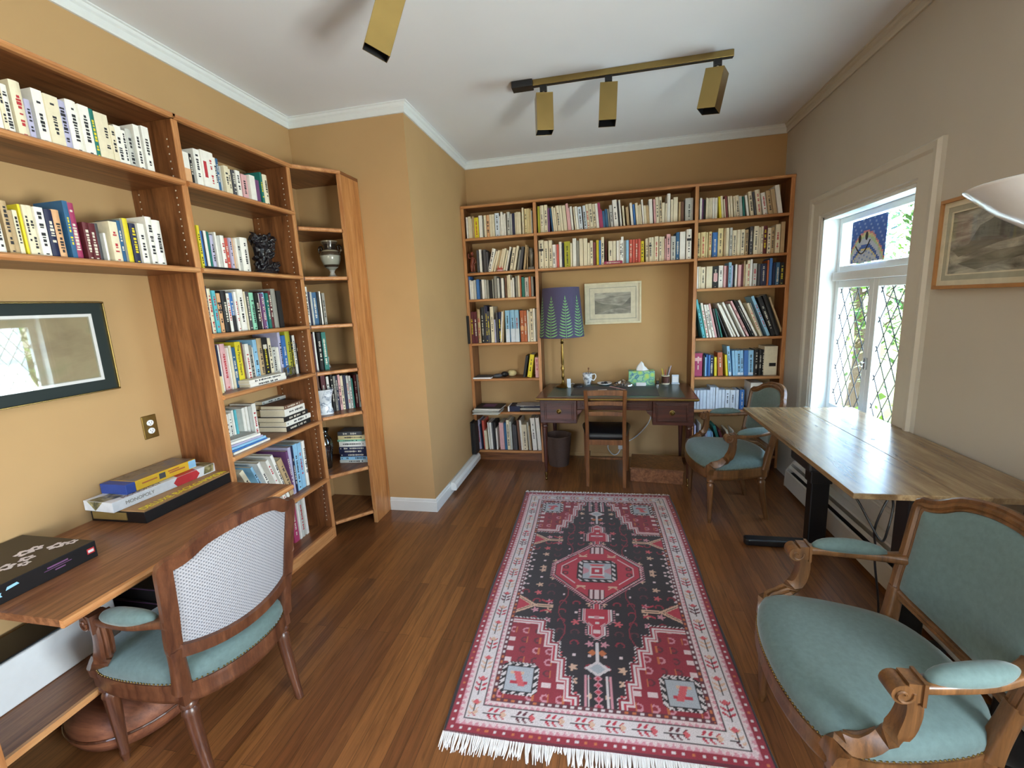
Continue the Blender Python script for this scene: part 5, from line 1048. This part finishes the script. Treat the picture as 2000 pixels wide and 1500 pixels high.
m = MB(); m.add([(.0855, y, z) for y, z in ((.17, .006), (.225, .006), (.232, .044), (.18, .044))], [(0, 1, 2, 3)]); m.add([(x, y, .0455) for x, y in ((.083, .18), (.083, .232), (.0, .24), (.0, .185))], [(0, 1, 2, 3)]); m.add([(x, -.2505, z) for x, z in ((-.02, .002), (.03, .044), (-.06, .044))], [(0, 1, 2)]); m.add([(x, y, .0455) for x, y in ((-.06, -.25), (.03, -.25), (.055, -.18), (-.04, -.17))], [(0, 1, 2, 3)]); m.build('cover_picture', 'box_photo', T)
text('lettering', 'MONOPOLY', .022, 'cloth_g', T, (.0858, -.2, .016), (R(90), 0, R(90)), .0003); text('lettering', 'MONOPOLY', .03, 'cloth_B', T, (.078, -.2, .0456), (0, 0, R(90)), .0003)
T = thing('puzzle_box', 'yellow and blue puzzle box on top of the game stack', 'puzzle box', (-2.137, 1.64, .8536), R(-1))
m = MB(); m.box(-.07, .075, -.148, .15, 0, .045); m.build('carton', 'box_yellow', T, bevel=.002); m = MB(); m.box(-.071, .076, -.19, -.1485, 0, .045); m.build('blue_end', 'box_blue', T, bevel=.002)
m = MB(); m.box(-.07, .07, -.146, .148, .0452, .0456); m.build('cover_picture', 'puzzle_photo', T)
m = MB(); m.box(.0752, .0757, .11, .149, .004, .043); m.build('blue_label', 'cloth_s', T); m = MB(); m.box(.0752, .0757, -.04, -.01, .012, .038); m.build('grey_label', 'cloth_d', T)
m = MB()
for a, b, c in ((-.12, -.05, .022), (.005, .06, .03), (.01, .09, .02)): m.box(.0752, .0756, a, b, c, c+.006)
m.build('lettering', 'cloth_o', T)
T = thing('toy_set_box', 'black box printed with white blossoms at the left end of the built-in desk', 'toy box', (-2.035, .985, .7505), 0)
m = MB(); m.box(-.178, .178, -.17, .18, 0, .062); m.build('carton', 'black_plastic', T, bevel=.002)
plain('blossom', '#d9d3d6', .6); m = MB(); rr = random.Random(5)
for k in range(12):
    bx, by = .02+.05*math.sin(k*1.3)+.03, -.15+.028*k; r = rr.uniform(.016, .026)
    for q in range(5):
        a = 2*PI*q/5+k; cx, cy = bx+math.cos(a)*r*.6, by+math.sin(a)*r*.6
        m.add([(cx+math.cos(a+u)*r*.55*(1.1 if abs(u) < 1 else .7), cy+math.sin(a+u)*r*.55, .0623+.0001*q) for u in (-2.2, -1.1, 0, 1.1, 2.2)], [tuple(range(5))])
m.build('blossom_print', 'blossom', T)
m = MB(); m.box(.1782, .1788, .148, .172, .022, .042); lg = m.build('logo', 'box_red', T, bevel=.001); m = MB(); m.box(.1788, .1791, .151, .169, .027, .037); m.build('logo_mark', 'white_paper', lg)
m = MB(); m.add([(.1786, -.10+.012*math.cos(a)*(1 if k % 2 else .55), .03+.012*math.sin(a)*(1 if k % 2 else .55)) for k, a in enumerate([2*PI*i/10 for i in range(10)])], [tuple(range(10))]); m.add([(.1786, y, z) for y, z in ((-.08, .036), (-.045, .04), (-.05, .048), (-.075, .046))], [(0, 1, 2, 3)]); m.build('side_print', 'cloth_s', T)
m = MB(); m.box(.1782, .1785, .02, .10, .034, .036); m.box(.1782, .1785, .03, .09, .040, .045); m.box(.1782, .1785, .05, .08, .024, .028); m.build('side_lettering', 'cloth_u', T)
m = MB(); m.box(-.155, -.135, -.0, .06, .0622, .0626); m.build('top_logo', 'box_red', T)
# ------------------------------------------------------------------ ornaments in the left bookcase
plain('bronze', '#6e675c', .45, .5, var=.2, scale=60); plain('black_wood', '#17151a', .32, var=.3, scale=40, coat=.2); plain('red_wood', '#7a3a26', .5, var=.25, scale=60)
T = thing('sculpture', 'bronze tower and bird sculpture in front of books on the second left shelf', 'sculpture', (-1.975, 2.03, 1.8455))
m = MB(); m.box(-.06, .035, -.10, .105, 0, .014); m.build('base', 'black_wood', T, bevel=.002)
m = MB(); m.rings([[(x0+sx*a, y0+sy*b, z) for sx, sy in ((-1, -1), (1, -1), (1, 1), (-1, 1))] for x0, y0, a, b, z in ((0, -.005, .016, .018, .014), (0, -.012, .018, .02, .03), (0, -.04, .018, .026, .118))]); t_ = m.build('tower', 'bronze', T, bevel=.001)
m = MB()
for j in range(4):
    for i in range(2): m.box(.0178, .0195, -.03-.006*j+.02*i-.012, -.025-.006*j+.02*i-.012, .045+.017*j, .05+.017*j)
m.build('openings', 'ink', t_)
m = MB(); m.tube(smooth_path([(.0, .01, .02), (.005, .02, .045), (.0, .045, .05), (-.0, .07, .042)], 4), [.012, .013, .014, .013, .012, .011, .01, .009, .008, .006, .005, .004, .003], 8); m.tube(smooth_path([(.0, .03, .045), (.01, .05, .03), (.0, .075, .018)], 4), [.008, .008, .007, .006, .006, .005, .004, .003, .002], 6); m.build('bird', 'bronze', T, smooth=True)
# carved statue
rn = random.Random(4); m = MB()
for k in range(150):
    t = rn.random(); a = rn.uniform(0, 2*PI); wv = .055+.022*math.sin(t*9); x, y, z = math.cos(a)*.032, math.sin(a)*wv+.012*math.sin(t*14), .02+t*.205
    m.tube(smooth_path([(x, y, z), (x*1.35+.01, y*1.12+rn.uniform(-.01, .02), z+rn.uniform(0, .02)), (x*1.5+.012, y*1.2+rn.uniform(-.018, .022), z+rn.uniform(-.012, .03))], 3), [.012, .011, .010, .008, .006, .004, .002], 6)
m.rings([[(math.cos(a)*r*.6, math.sin(a)*r, z) for a in [2*PI*i/14 for i in range(14)]] for r, z in ((.085, 0), (.088, .014), (.07, .03), (.058, .10), (.066, .16), (.05, .215), (.02, .235))])
for s in (-1, 1): m.tube(smooth_path([(.02, s*.045, .19), (.03, s*.075, .225), (.0, s*.085, .24)], 4), [.014, .013, .012, .01, .008, .006, .005, .004, .003], 6)
o = m.build('statue', 'black_wood', loc=(-2.02, 2.425, 1.8455)); rm = o.modifiers.new('rm', 'REMESH'); rm.mode = 'VOXEL'; rm.voxel_size = .0035; rm.use_smooth_shade = True
tag(o, 'black carved wooden statue at the right end of the second left shelf', 'statue')
# metal ring ornaments
m = MB()
for i, (y, r) in enumerate(((0, .026), (.042, .03), (.08, .024))):
    m.tube([(math.cos(2*PI*k/20)*.008*(1 if i % 2 else -1), y+math.cos(2*PI*k/20)*r, r+.004+math.sin(2*PI*k/20)*r) for k in range(20)], .0042, 6, closed=True); m.tube([(0, y-r*.5, .005), (0, y+r*.4, r*1.7)], .004, 6)
tag(m.build('ring_ornament', 'bronze', loc=(-2.0, 2.45, 1.2085), smooth=True), 'small bronze ornament of looped rings on the fourth left shelf', 'ornament')
# urn, planter, glass vase, shoe in the corner bookcase
bands('urn_glaze', [(0, '#b9b8b6'), (.22, '#8b8d86'), (.30, '#3a3028'), (.36, '#a4a79c'), (.60, '#4d4236'), (.70, '#a8a08a'), (.745, '#2a231e'), (.9, '#4a4036'), (.955, '#8f8877')], 2, 1/.262, 0, .2, .4)
T = thing('urn', 'dark two-handled urn vase on the second shelf of the corner bookcase', 'vase', (-1.905, 2.95, 1.8405))
m = MB(); m.lathe([(.042, 0), (.042, .012), (.022, .022), (.014, .045), (.022, .062), (.045, .078), (.066, .125), (.072, .16), (.062, .185), (.045, .20), (.042, .225), (.056, .25), (.056, .258), (.05, .258), (.038, .225)], n=32, cap1=False); m.build('body', 'urn_glaze', T, auto=40)
for s in (-1, 1):
    m = MB(); m.tube(smooth_path([(s*.066, 0, .165), (s*.088, 0, .19), (s*.084, 0, .22), (s*.064, 0, .222), (s*.066, 0, .20), (s*.076, 0, .205)], 4), .0065, 7); m.build('handle', 'urn_glaze', T, smooth=True)
mottled('blue_white', [(.5, '#e4ebf2'), (.58, '#a9b6c6'), (.62, '#4f5c77'), (.66, '#dfe6ee')], 28, rough=.2, coat=.3)
T = thing('planter', 'flared white porcelain planter with dark pattern on a corner bookcase shelf', 'planter', (-1.975, 2.775, .8865), R(42))
sq = lambda r, z: [(r*math.copysign(abs(math.cos(a))**.6, math.cos(a)), r*math.copysign(abs(math.sin(a))**.6, math.sin(a)), z) for a in [2*PI*i/28 for i in range(28)]]
m = MB(); m.rings([sq(.052, 0), sq(.054, .01), sq(.044, .05), sq(.046, .11), sq(.062, .165), sq(.068, .178), sq(.064, .18), sq(.056, .165), sq(.04, .05), sq(.02, .03)]); m.build('body', 'blue_white', T, auto=50)
clear_mat('smoked_glass', (.35, .37, .36, 1), .18, .05)
T = thing('glass_vase', 'dark glass vase at the left of the sixth corner bookcase shelf', 'vase', (-2.045, 2.80, .4605)); m = MB(); m.lathe([(.04, 0), (.042, .01), (.05, .08), (.065, .17), (.06, .215), (.04, .245), (.036, .27), (.05, .30), (.046, .30), (.033, .27), (.055, .2), (.06, .16), (.035, .02), (0, .015)], n=28, cap1=False); m.build('body', 'smoked_glass', T, smooth=True)
m = MB(); rs = []
for k in range(9):
    t = k/8; w = .024*(1-.5*abs(t-.35)**1.2); hgt = .022+.03*max(0, .5-t)*2
    rs.append([(math.cos(a)*w*(.6+.8*math.sin(PI*min(.97, max(.06, t)))), -.05+.11*t, max(0, math.sin(a))*hgt*(.5+.6*math.sin(PI*min(.95, max(.1, t))))) for a in [2*PI*i/12 for i in range(12)]])
m.rings(rs); m.tube([(0, -.035, .03), (0, -.03, .075)], [.016, .019], 10); o = m.build('shoe_ornament', 'china', loc=(-2.0, 2.88, 1.2045), smooth=True); o.rotation_euler = (0, 0, R(200)); tag(o, 'white shoe-shaped ornament on the fourth corner bookcase shelf', 'ornament')
z = .4605
for i, (col, t, L, nm) in enumerate((('G', .022, .225, 'pale grey'), ('s', .026, .225, 'light blue'), ('n', .027, .225, 'navy'), ('n', .026, .235, 'dark navy'), ('n', .024, .235, 'navy'), ('w', .042, .235, 'thick white'), ('M', .014, .21, 'mint green'), ('C', .032, .21, 'ivory'), ('d', .03, .19, 'dark grey'))):
    flat('%s book, %s from bottom of the flat stack in the corner bookcase' % (nm, ORD[i]), (-1.998+.004*(i % 3), 2.902+.004*(i % 2), z), 8, t, L, .13, col, 'books in the corner bookcase stack'); z += t+.0004
# ------------------------------------------------------------------ ornaments and papers on the far shelves
T = thing('figurine', 'reddish carved wooden figurine at the left end of the second far shelf', 'figurine', (-1.245, 4.285, 1.9125))
m = MB(); m.box(-.03, .03, -.025, .025, 0, .012); m.build('base', 'black_wood', T, bevel=.002)
m = MB(); m.tube(smooth_path([(-.012, 0, .012), (-.012, 0, .07), (0, 0, .11), (0, 0, .155)], 4), [.010, .011, .013, .015, .017, .018, .02, .021, .021, .02, .018, .014, .011], 9); m.tube([(.012, 0, .012), (.012, 0, .06), (.004, 0, .1)], [.01, .011, .013], 8); m.ball((0, 0, .182), (.017, .018, .022)); m.tube(smooth_path([(.018, 0, .145), (.035, -.01, .11), (.02, -.022, .085)], 4), .006, 6); m.tube(smooth_path([(-.018, 0, .145), (-.036, -.008, .15), (-.03, -.02, .185)], 4), .006, 6); m.build('body', 'red_wood', T, smooth=True)
T = thing('figurine', 'grey carved head figurine at the right end of the second far shelf', 'figurine', (-.668, 4.285, 1.9125))
m = MB(); m.box(-.028, .028, -.025, .025, 0, .024); m.build('base', 'black_wood', T, bevel=.002); m = MB(); m.lathe([(.018, .024), (.02, .11), (.026, .13), (.026, .15), (.018, .158), (.024, .168), (.022, .19), (.012, .198)], n=12); m.tube([(-.022, -.02, .15), (.022, -.02, .15)], .005, 6); m.build('body', 'bronze', T, smooth=True)
T = thing('paper_flower', 'red folded paper flower in front of books on the second far shelf', 'ornament', (-.97, YFB+.006, 1.913))
m = MB()
for k in range(16):
    a = 2*PI*k/16; r = .045 if k % 2 else .03; m.add([(0, 0, .005), (math.cos(a-.2)*r*.6, math.sin(a-.2)*r*.35, .018), (math.cos(a)*r, math.sin(a)*r*.4, .03+.02*(k % 3)*.6), (math.cos(a+.2)*r*.6, math.sin(a+.2)*r*.35, .024)], [(0, 1, 2, 3)])
m.build('petals', 'cloth_r', T); m = MB(); m.lathe([(.022, 0), (.034, .008), (.03, .014)], n=16); m.build('dish', 'cloth_p', T)
m = MB(); m.box(0, .02, 0, .16, 0, .275); o = m.build('black_folder', 'cloth_k', bevel=.002); o.matrix_world = Matrix.Translation((-1.3265, YFB-.035, 1.2295)) @ Euler((0, R(0), 0)).to_matrix().to_4x4() @ Matrix.Scale(.16, 4, (0, 1, 0)); tag(o, 'slim black folder edge standing outside the fourth far left shelf', 'folder')
for i, (x, t) in enumerate(((-1.3255, .014), (-1.308, .03))):
    m = MB(); m.box(0, t, 0, .12, 0, .335-.01*i); m.box(t*.35, t*.65, -.0005, .12, .002, .33-.01*i) if i == 0 else None
    o = m.build('black_portfolio', 'cloth_k', loc=(x, 4.115, .1175+.0), bevel=.002); tag(o, '%s black portfolio jutting from the bottom far left shelf' % ('outer thin', 'inner thick')[i], 'folder', 'black portfolios on the bottom far left shelf')
T = thing('notebook', 'white-edged notebook lying on the fifth far left shelf', 'notebook', (-1.21, 4.315, .8715)); m = MB(); m.box(-.093, .093, -.075, .09, 0, .014); m.build('page_block', 'white_paper', T); m = MB(); m.box(-.095, .095, -.074, .092, .0142, .017); m.build('cover', 'cloth_d', T, bevel=.001)
T = thing('binoculars', 'small dark lens case lying beside the notebook on the fifth far left shelf', 'binoculars', (-1.035, 4.325, .8715), R(20)); m = MB(); m.ball((-.03, 0, .02), (.05, .035, .02), 14, 8); m.build('case', 'cloth_d', T, smooth=True)
m = MB(); m.ball((.045, .015, .028), (.04, .03, .028), 14, 8); m.tube([(.06, -.01, .03), (.065, -.03, .03)], .013, 10); m.build('body', 'black_plastic', T, smooth=True)
m = MB(); m.ball((0, 0, .032), (.048, .035, .034), 18, 10); o = m.build('stone', 'cloth_C', loc=(-.93, 4.40, .8715), smooth=True); tag(o, 'rounded beige stone on the fifth far left shelf', 'stone')
z = .5257; gp = 'magazines in the left pile on the sixth far left shelf'
for i, (col, dx, dy, rz, t) in enumerate((('G', 0, -.055, -3, .010), ('G', .01, -.05, 1, .009), ('g', .0, -.045, -2, .011), ('G', -.008, -.04, 3, .010), ('w', .015, -.03, -4, .010), ('k', .02, -.01, -2, .008))):
    m = MB(); m.box(-.135, .135, -.1, .11, 0, t); o = m.build('magazine', 'cloth_'+col, loc=(-1.165+dx, 4.29+dy, z), bevel=.002); o.rotation_euler = (0, 0, R(rz)); z += t+.0006
    tag(o, '%s magazine, %s from bottom of the left pile on the sixth far shelf' % (CNAME[col], ORD[i]), 'magazine', gp)
m = MB(); m.box(-.075, .055, -.05, .075, .0082, .0086); m.build('cover_picture', 'cloth_u', o)
T = thing('card_box', 'navy box with white end under loose papers on the sixth far left shelf', 'box', (-.90, 4.345, .5257)); m = MB(); m.box(-.05, .06, -.07, .1, 0, .055); m.build('box', 'cloth_n', T, bevel=.002); m = MB(); m.box(-.066, -.0505, -.068, .098, 0, .05); m.build('white_end', 'white_paper', T)
z = .5257
for i, (col, dx, dy, rz, t, w, nm) in enumerate((('k', .02, .0, 0, .014, .11, 'black folder'), ('G', -.0, -.004, 2, .018, .11, 'pale grey document bundle'), ('n', .03, .02, -3, .016, .1, 'navy folder'), ('G', -.02, .01, 8, .006, .13, 'loose grey sheets'), ('w', -.03, .0, -14, .003, .11, 'loose white sheets'))):
    m = MB(); m.box(-w, w*.85, -.075, .08, 0, t); o = m.build('paper_pile', 'cloth_'+col if col != 'w' else 'grey_paper', loc=(-.735+dx, 4.36+dy, z)); o.rotation_euler = (0, 0, R(rz)); z += t+.0006
    tag(o, '%s, %s from bottom of the papers on the sixth far left shelf' % (nm, ORD[i]), 'paper', 'papers on the sixth far left shelf')
T = thing('box_file', 'wide cream box file with black label on the fifth far right shelf', 'box file', (1.40, 4.305, .8585)); m = MB(); m.box(0, .107, 0, .175, 0, .262); m.build('case', 'cloth_c', T, bevel=.003); m = MB(); m.box(.042, .096, -.0012, .001, .082, .112); m.build('label_holder', 'black_plastic', T)
T = thing('magazine_box', 'white file box on the sixth far right shelf behind the armchair', 'box file', (1.295, 4.29, .5495)); m = MB(); m.box(0, .10, 0, .19, 0, .245); m.build('case', 'cloth_w', T, bevel=.003)
flat('dark blue box lying on the sixth far right shelf behind the armchair', (1.405, 4.30, .5493), 0, .09, .1, .15, 'n', None, False, 'storage_box', 'box')
# details on a few spines
def band(key, pick, name, mat, z0, z1):
    L = ALLB.get(key, [])
    if pick < len(L): mark(key, pick, name, mat, z0, z1)
for i, b in enumerate(ALLB['F4']):
    l = b['label']
    if 'light blue' in l: mark('F4', i, 'pale_band', 'cloth_S', .0, .42, .98)
    if 'rust' in l: mark('F4', i, 'label_band', 'cloth_F', .36, .50, .8)
for i, b in enumerate(ALLB['R5']):
    l = b['label']
    if 'crimson' in l: mark('R5', i, 'label_band', 'cloth_p', .66, .8, .8)
    if 'light blue' in l: mark('R5', i, 'white_band', 'cloth_S', .03, .12, .95)
for i, b in enumerate(ALLB['L8']):
    if 'cream' in b['label'] and i > 4: mark('L8', i, 'red_band', 'red_ink', .28, .35, .98)
for i, b in enumerate(ALLB['R3']):
    if 'thick black' in b['label'] or ('black' in b['label'] and 'fifth' in b['label']): mark('R3', i, 'oval_label', 'cloth_p', .3, .68, .7)
for i, b in enumerate(ALLB['M2']):
    if 'first ' in b['label'] and 'twenty' not in b['label']: mark('M2', i, 'black_band', 'ink', .62, .70, .8)
for i, b in enumerate(ALLB['B2t']):
    l = b['label']
    if 'second' in l: mark('B2t', i, 'orange_band', 'cloth_F', .0, .5, .97)
    if 'fifth' in l: mark('B2t', i, 'red_label', 'red_ink', .3, .72, .5)
for i, b in enumerate(ALLB['B3']):
    l = b['label']
    if 'peach' in l: mark('B3', i, 'black_stripe', 'ink', .55, .60, .98); mark('B3', i, 'black_stripe', 'ink', .72, .77, .98)
    if 'blue book' in l and 'light' not in l: mark('B3', i, 'black_foot', 'ink', .0, .42, .98)
for i, b in enumerate(ALLB['B4']):
    l = b['label']
    if l.startswith('yellow'):
        for c in list(b.children):
            if c.name.startswith('spine_lettering'): bpy.data.objects.remove(c)
        h = max(v.co.z for v in b.data.vertices); w = max(v.co.x for v in b.data.vertices)
        text('spine_lettering', 'The People Shapers', .022, 'ink', b, (w*.36, -.0008, h*.93), (R(90), R(90), 0), .0004, sx=.98)
    if l.startswith('white') and 'tenth' in l: mark('B4', i, 'aqua_band', 'cloth_a', .08, .42, .96)
    if l.startswith('thick black') or ('black' in l and 'sixteenth' in l): mark('B4', i, 'white_stripe', 'foil', .74, .84, .6)
# ------------------------------------------------------------------ outside the windows
plain('leaf_light', '#7da24a', .6, var=.3, scale=3); plain('leaf_dark', '#3f6b34', .6, var=.3, scale=3); plain('bark', '#5a4a3c', .9); plain('lawn', '#8a9a5c', .95, var=.2, scale=2)
def tree(label, x, y, zb, h, r, mat, seed):
    T = thing('tree', label, 'tree', (x, y, zb)); rn = random.Random(seed); m = MB()
    m.tube(smooth_path([(0, 0, 0), (.1, .05, h*.3), (-.05, .1, h*.6), (.1, 0, h*.85)], 4), [.16*(1-.055*i) for i in range(13)], 8)
    for k in range(9):
        a = rn.uniform(0, 6.28); z = h*rn.uniform(.3, .8); m.tube([(0, 0, z), (math.cos(a)*r*.8, math.sin(a)*r*.8, z+h*.15)], [.05, .01], 5)
    m.build('trunk', 'bark', T); m = MB()
    for k in range(2600):
        u, v, w = rn.gauss(0, .45), rn.gauss(0, .45), rn.gauss(0, .4); c = Vector((u*r, v*r, h*.62+w*h*.42))
        s = rn.uniform(.05, .11); d = Vector((rn.uniform(-1, 1), rn.uniform(-1, 1), rn.uniform(-.6, .6))).normalized(); e = d.cross(Vector((0, 0, 1))).normalized()
        m.add([c-d*s, c+e*s*.45, c+d*s, c-e*s*.45], [(0, 1, 2, 3)])
    m.build('crown', mat, T); return T
tree('leafy tree showing through the left casement pane', 6.0, 12.2, -1.5, 5.6, 1.7, 'leaf_light', 1)
tree('darker leafy tree showing through the right casement pane', 5.2, 7.4, -1.5, 4.6, 1.4, 'leaf_dark', 2)
tree('tall tree whose branches show in the top window pane', 9.5, 15.5, -1.5, 10, 2.6, 'leaf_dark', 3)
tree('light green bush outside beside the window', 3.7, 4.4, -1.5, 3.4, 1.1, 'leaf_light', 6)
m = MB(); m.box(XR+.4, 40, -30, 45, -1.6, -1.5); struct(m.build('ground_outside', 'lawn'))
# ------------------------------------------------------------------ light
W = bpy.data.worlds.new('sky'); SC.world = W; W.use_nodes = True; nt = W.node_tree; nt.nodes.clear()
out = nt.nodes.new('ShaderNodeOutputWorld'); bg = nt.nodes.new('ShaderNodeBackground'); sky = nt.nodes.new('ShaderNodeTexSky')
sky.sky_type = 'NISHITA'; sky.sun_disc = False; sky.sun_elevation = R(48); sky.sun_rotation = R(200); sky.air_density = 1.0; sky.dust_density = 1.0
nt.links.new(sky.outputs[0], bg.inputs[0]); nt.links.new(bg.outputs[0], out.inputs[0]); bg.inputs[1].default_value = SKY_STRENGTH
def area(name, loc, rot, sx, sy, power, col):
    l = bpy.data.lights.new(name, 'AREA'); l.shape = 'RECTANGLE'; l.size = sx; l.size_y = sy; l.energy = power; l.color = col
    o = bpy.data.objects.new(name, l); COL.objects.link(o); o.location = loc; o.rotation_euler = rot; return o
s = bpy.data.lights.new('sun', 'SUN'); s.energy = SUN; s.angle = R(.6); s.color = (1, .95, .86); o = bpy.data.objects.new('sun', s); COL.objects.link(o); o.rotation_euler = (R(42), 0, R(200))
# daylight entering by the windows (the far one in view and the near one), then an added rear fill
area('window_daylight', (XR+.30, 3.22, 1.42), (0, R(90), 0), 1.35, .95, P_WIN1, (.50, .72, 1.0))
area('near_window_daylight', (XR+.26, -.10, 1.5), (0, R(90), 0), 1.5, 1.25, P_WIN2, (.62, .80, 1.0))
area('near_window_ground_bounce', (XR+.24, -.10, 1.05), (0, R(128), 0), .6, 1.25, P_UP, (1.0, .97, .92))
area('window_ground_bounce', (XR+.27, 3.22, 1.0), (0, R(125), 0), .5, .95, P_UP1, (.95, .98, 1.0))
area('rear_fill', (-1.5, YF-.25, 1.48), (R(90), 0, 0), 1.15, 1.4, P_REAR, (1.0, .93, .82))  # weak fill lamp added behind the viewpoint for surfaces facing it
# ------------------------------------------------------------------ camera
cam = bpy.data.cameras.new('camera'); cam.sensor_width = 36; cam.sensor_fit = 'HORIZONTAL'; cam.lens = 864.458/2000*36; cam.clip_start = .02; cam.clip_end = 200
co = bpy.data.objects.new('camera', cam); COL.objects.link(co)
p, y, r = -.1788, .2098, .0488
Rm = Matrix.Rotation(y, 3, 'Z') @ Matrix.Rotation(p, 3, 'X') @ Matrix.Rotation(r, 3, 'Y')
right, fwd, up = Rm.col[0], Rm.col[1], Rm.col[2]
M = Matrix((right, up, -fwd)).transposed().to_4x4(); M.translation = Vector((0, 0, 1.6)); co.matrix_world = M
SC.camera = co
v = SC.view_settings; v.view_transform = 'Standard'; v.look = 'None'; v.gamma = 1; v.exposure = EXPOSURE; v.use_curve_mapping = False
SC.cycles.max_bounces = 10; SC.cycles.diffuse_bounces = 6; SC.cycles.transparent_max_bounces = 16; SC.cycles.sample_clamp_indirect = 6; SC.cycles.use_denoising = True; SC.cycles.caustics_reflective = False; SC.cycles.caustics_refractive = False
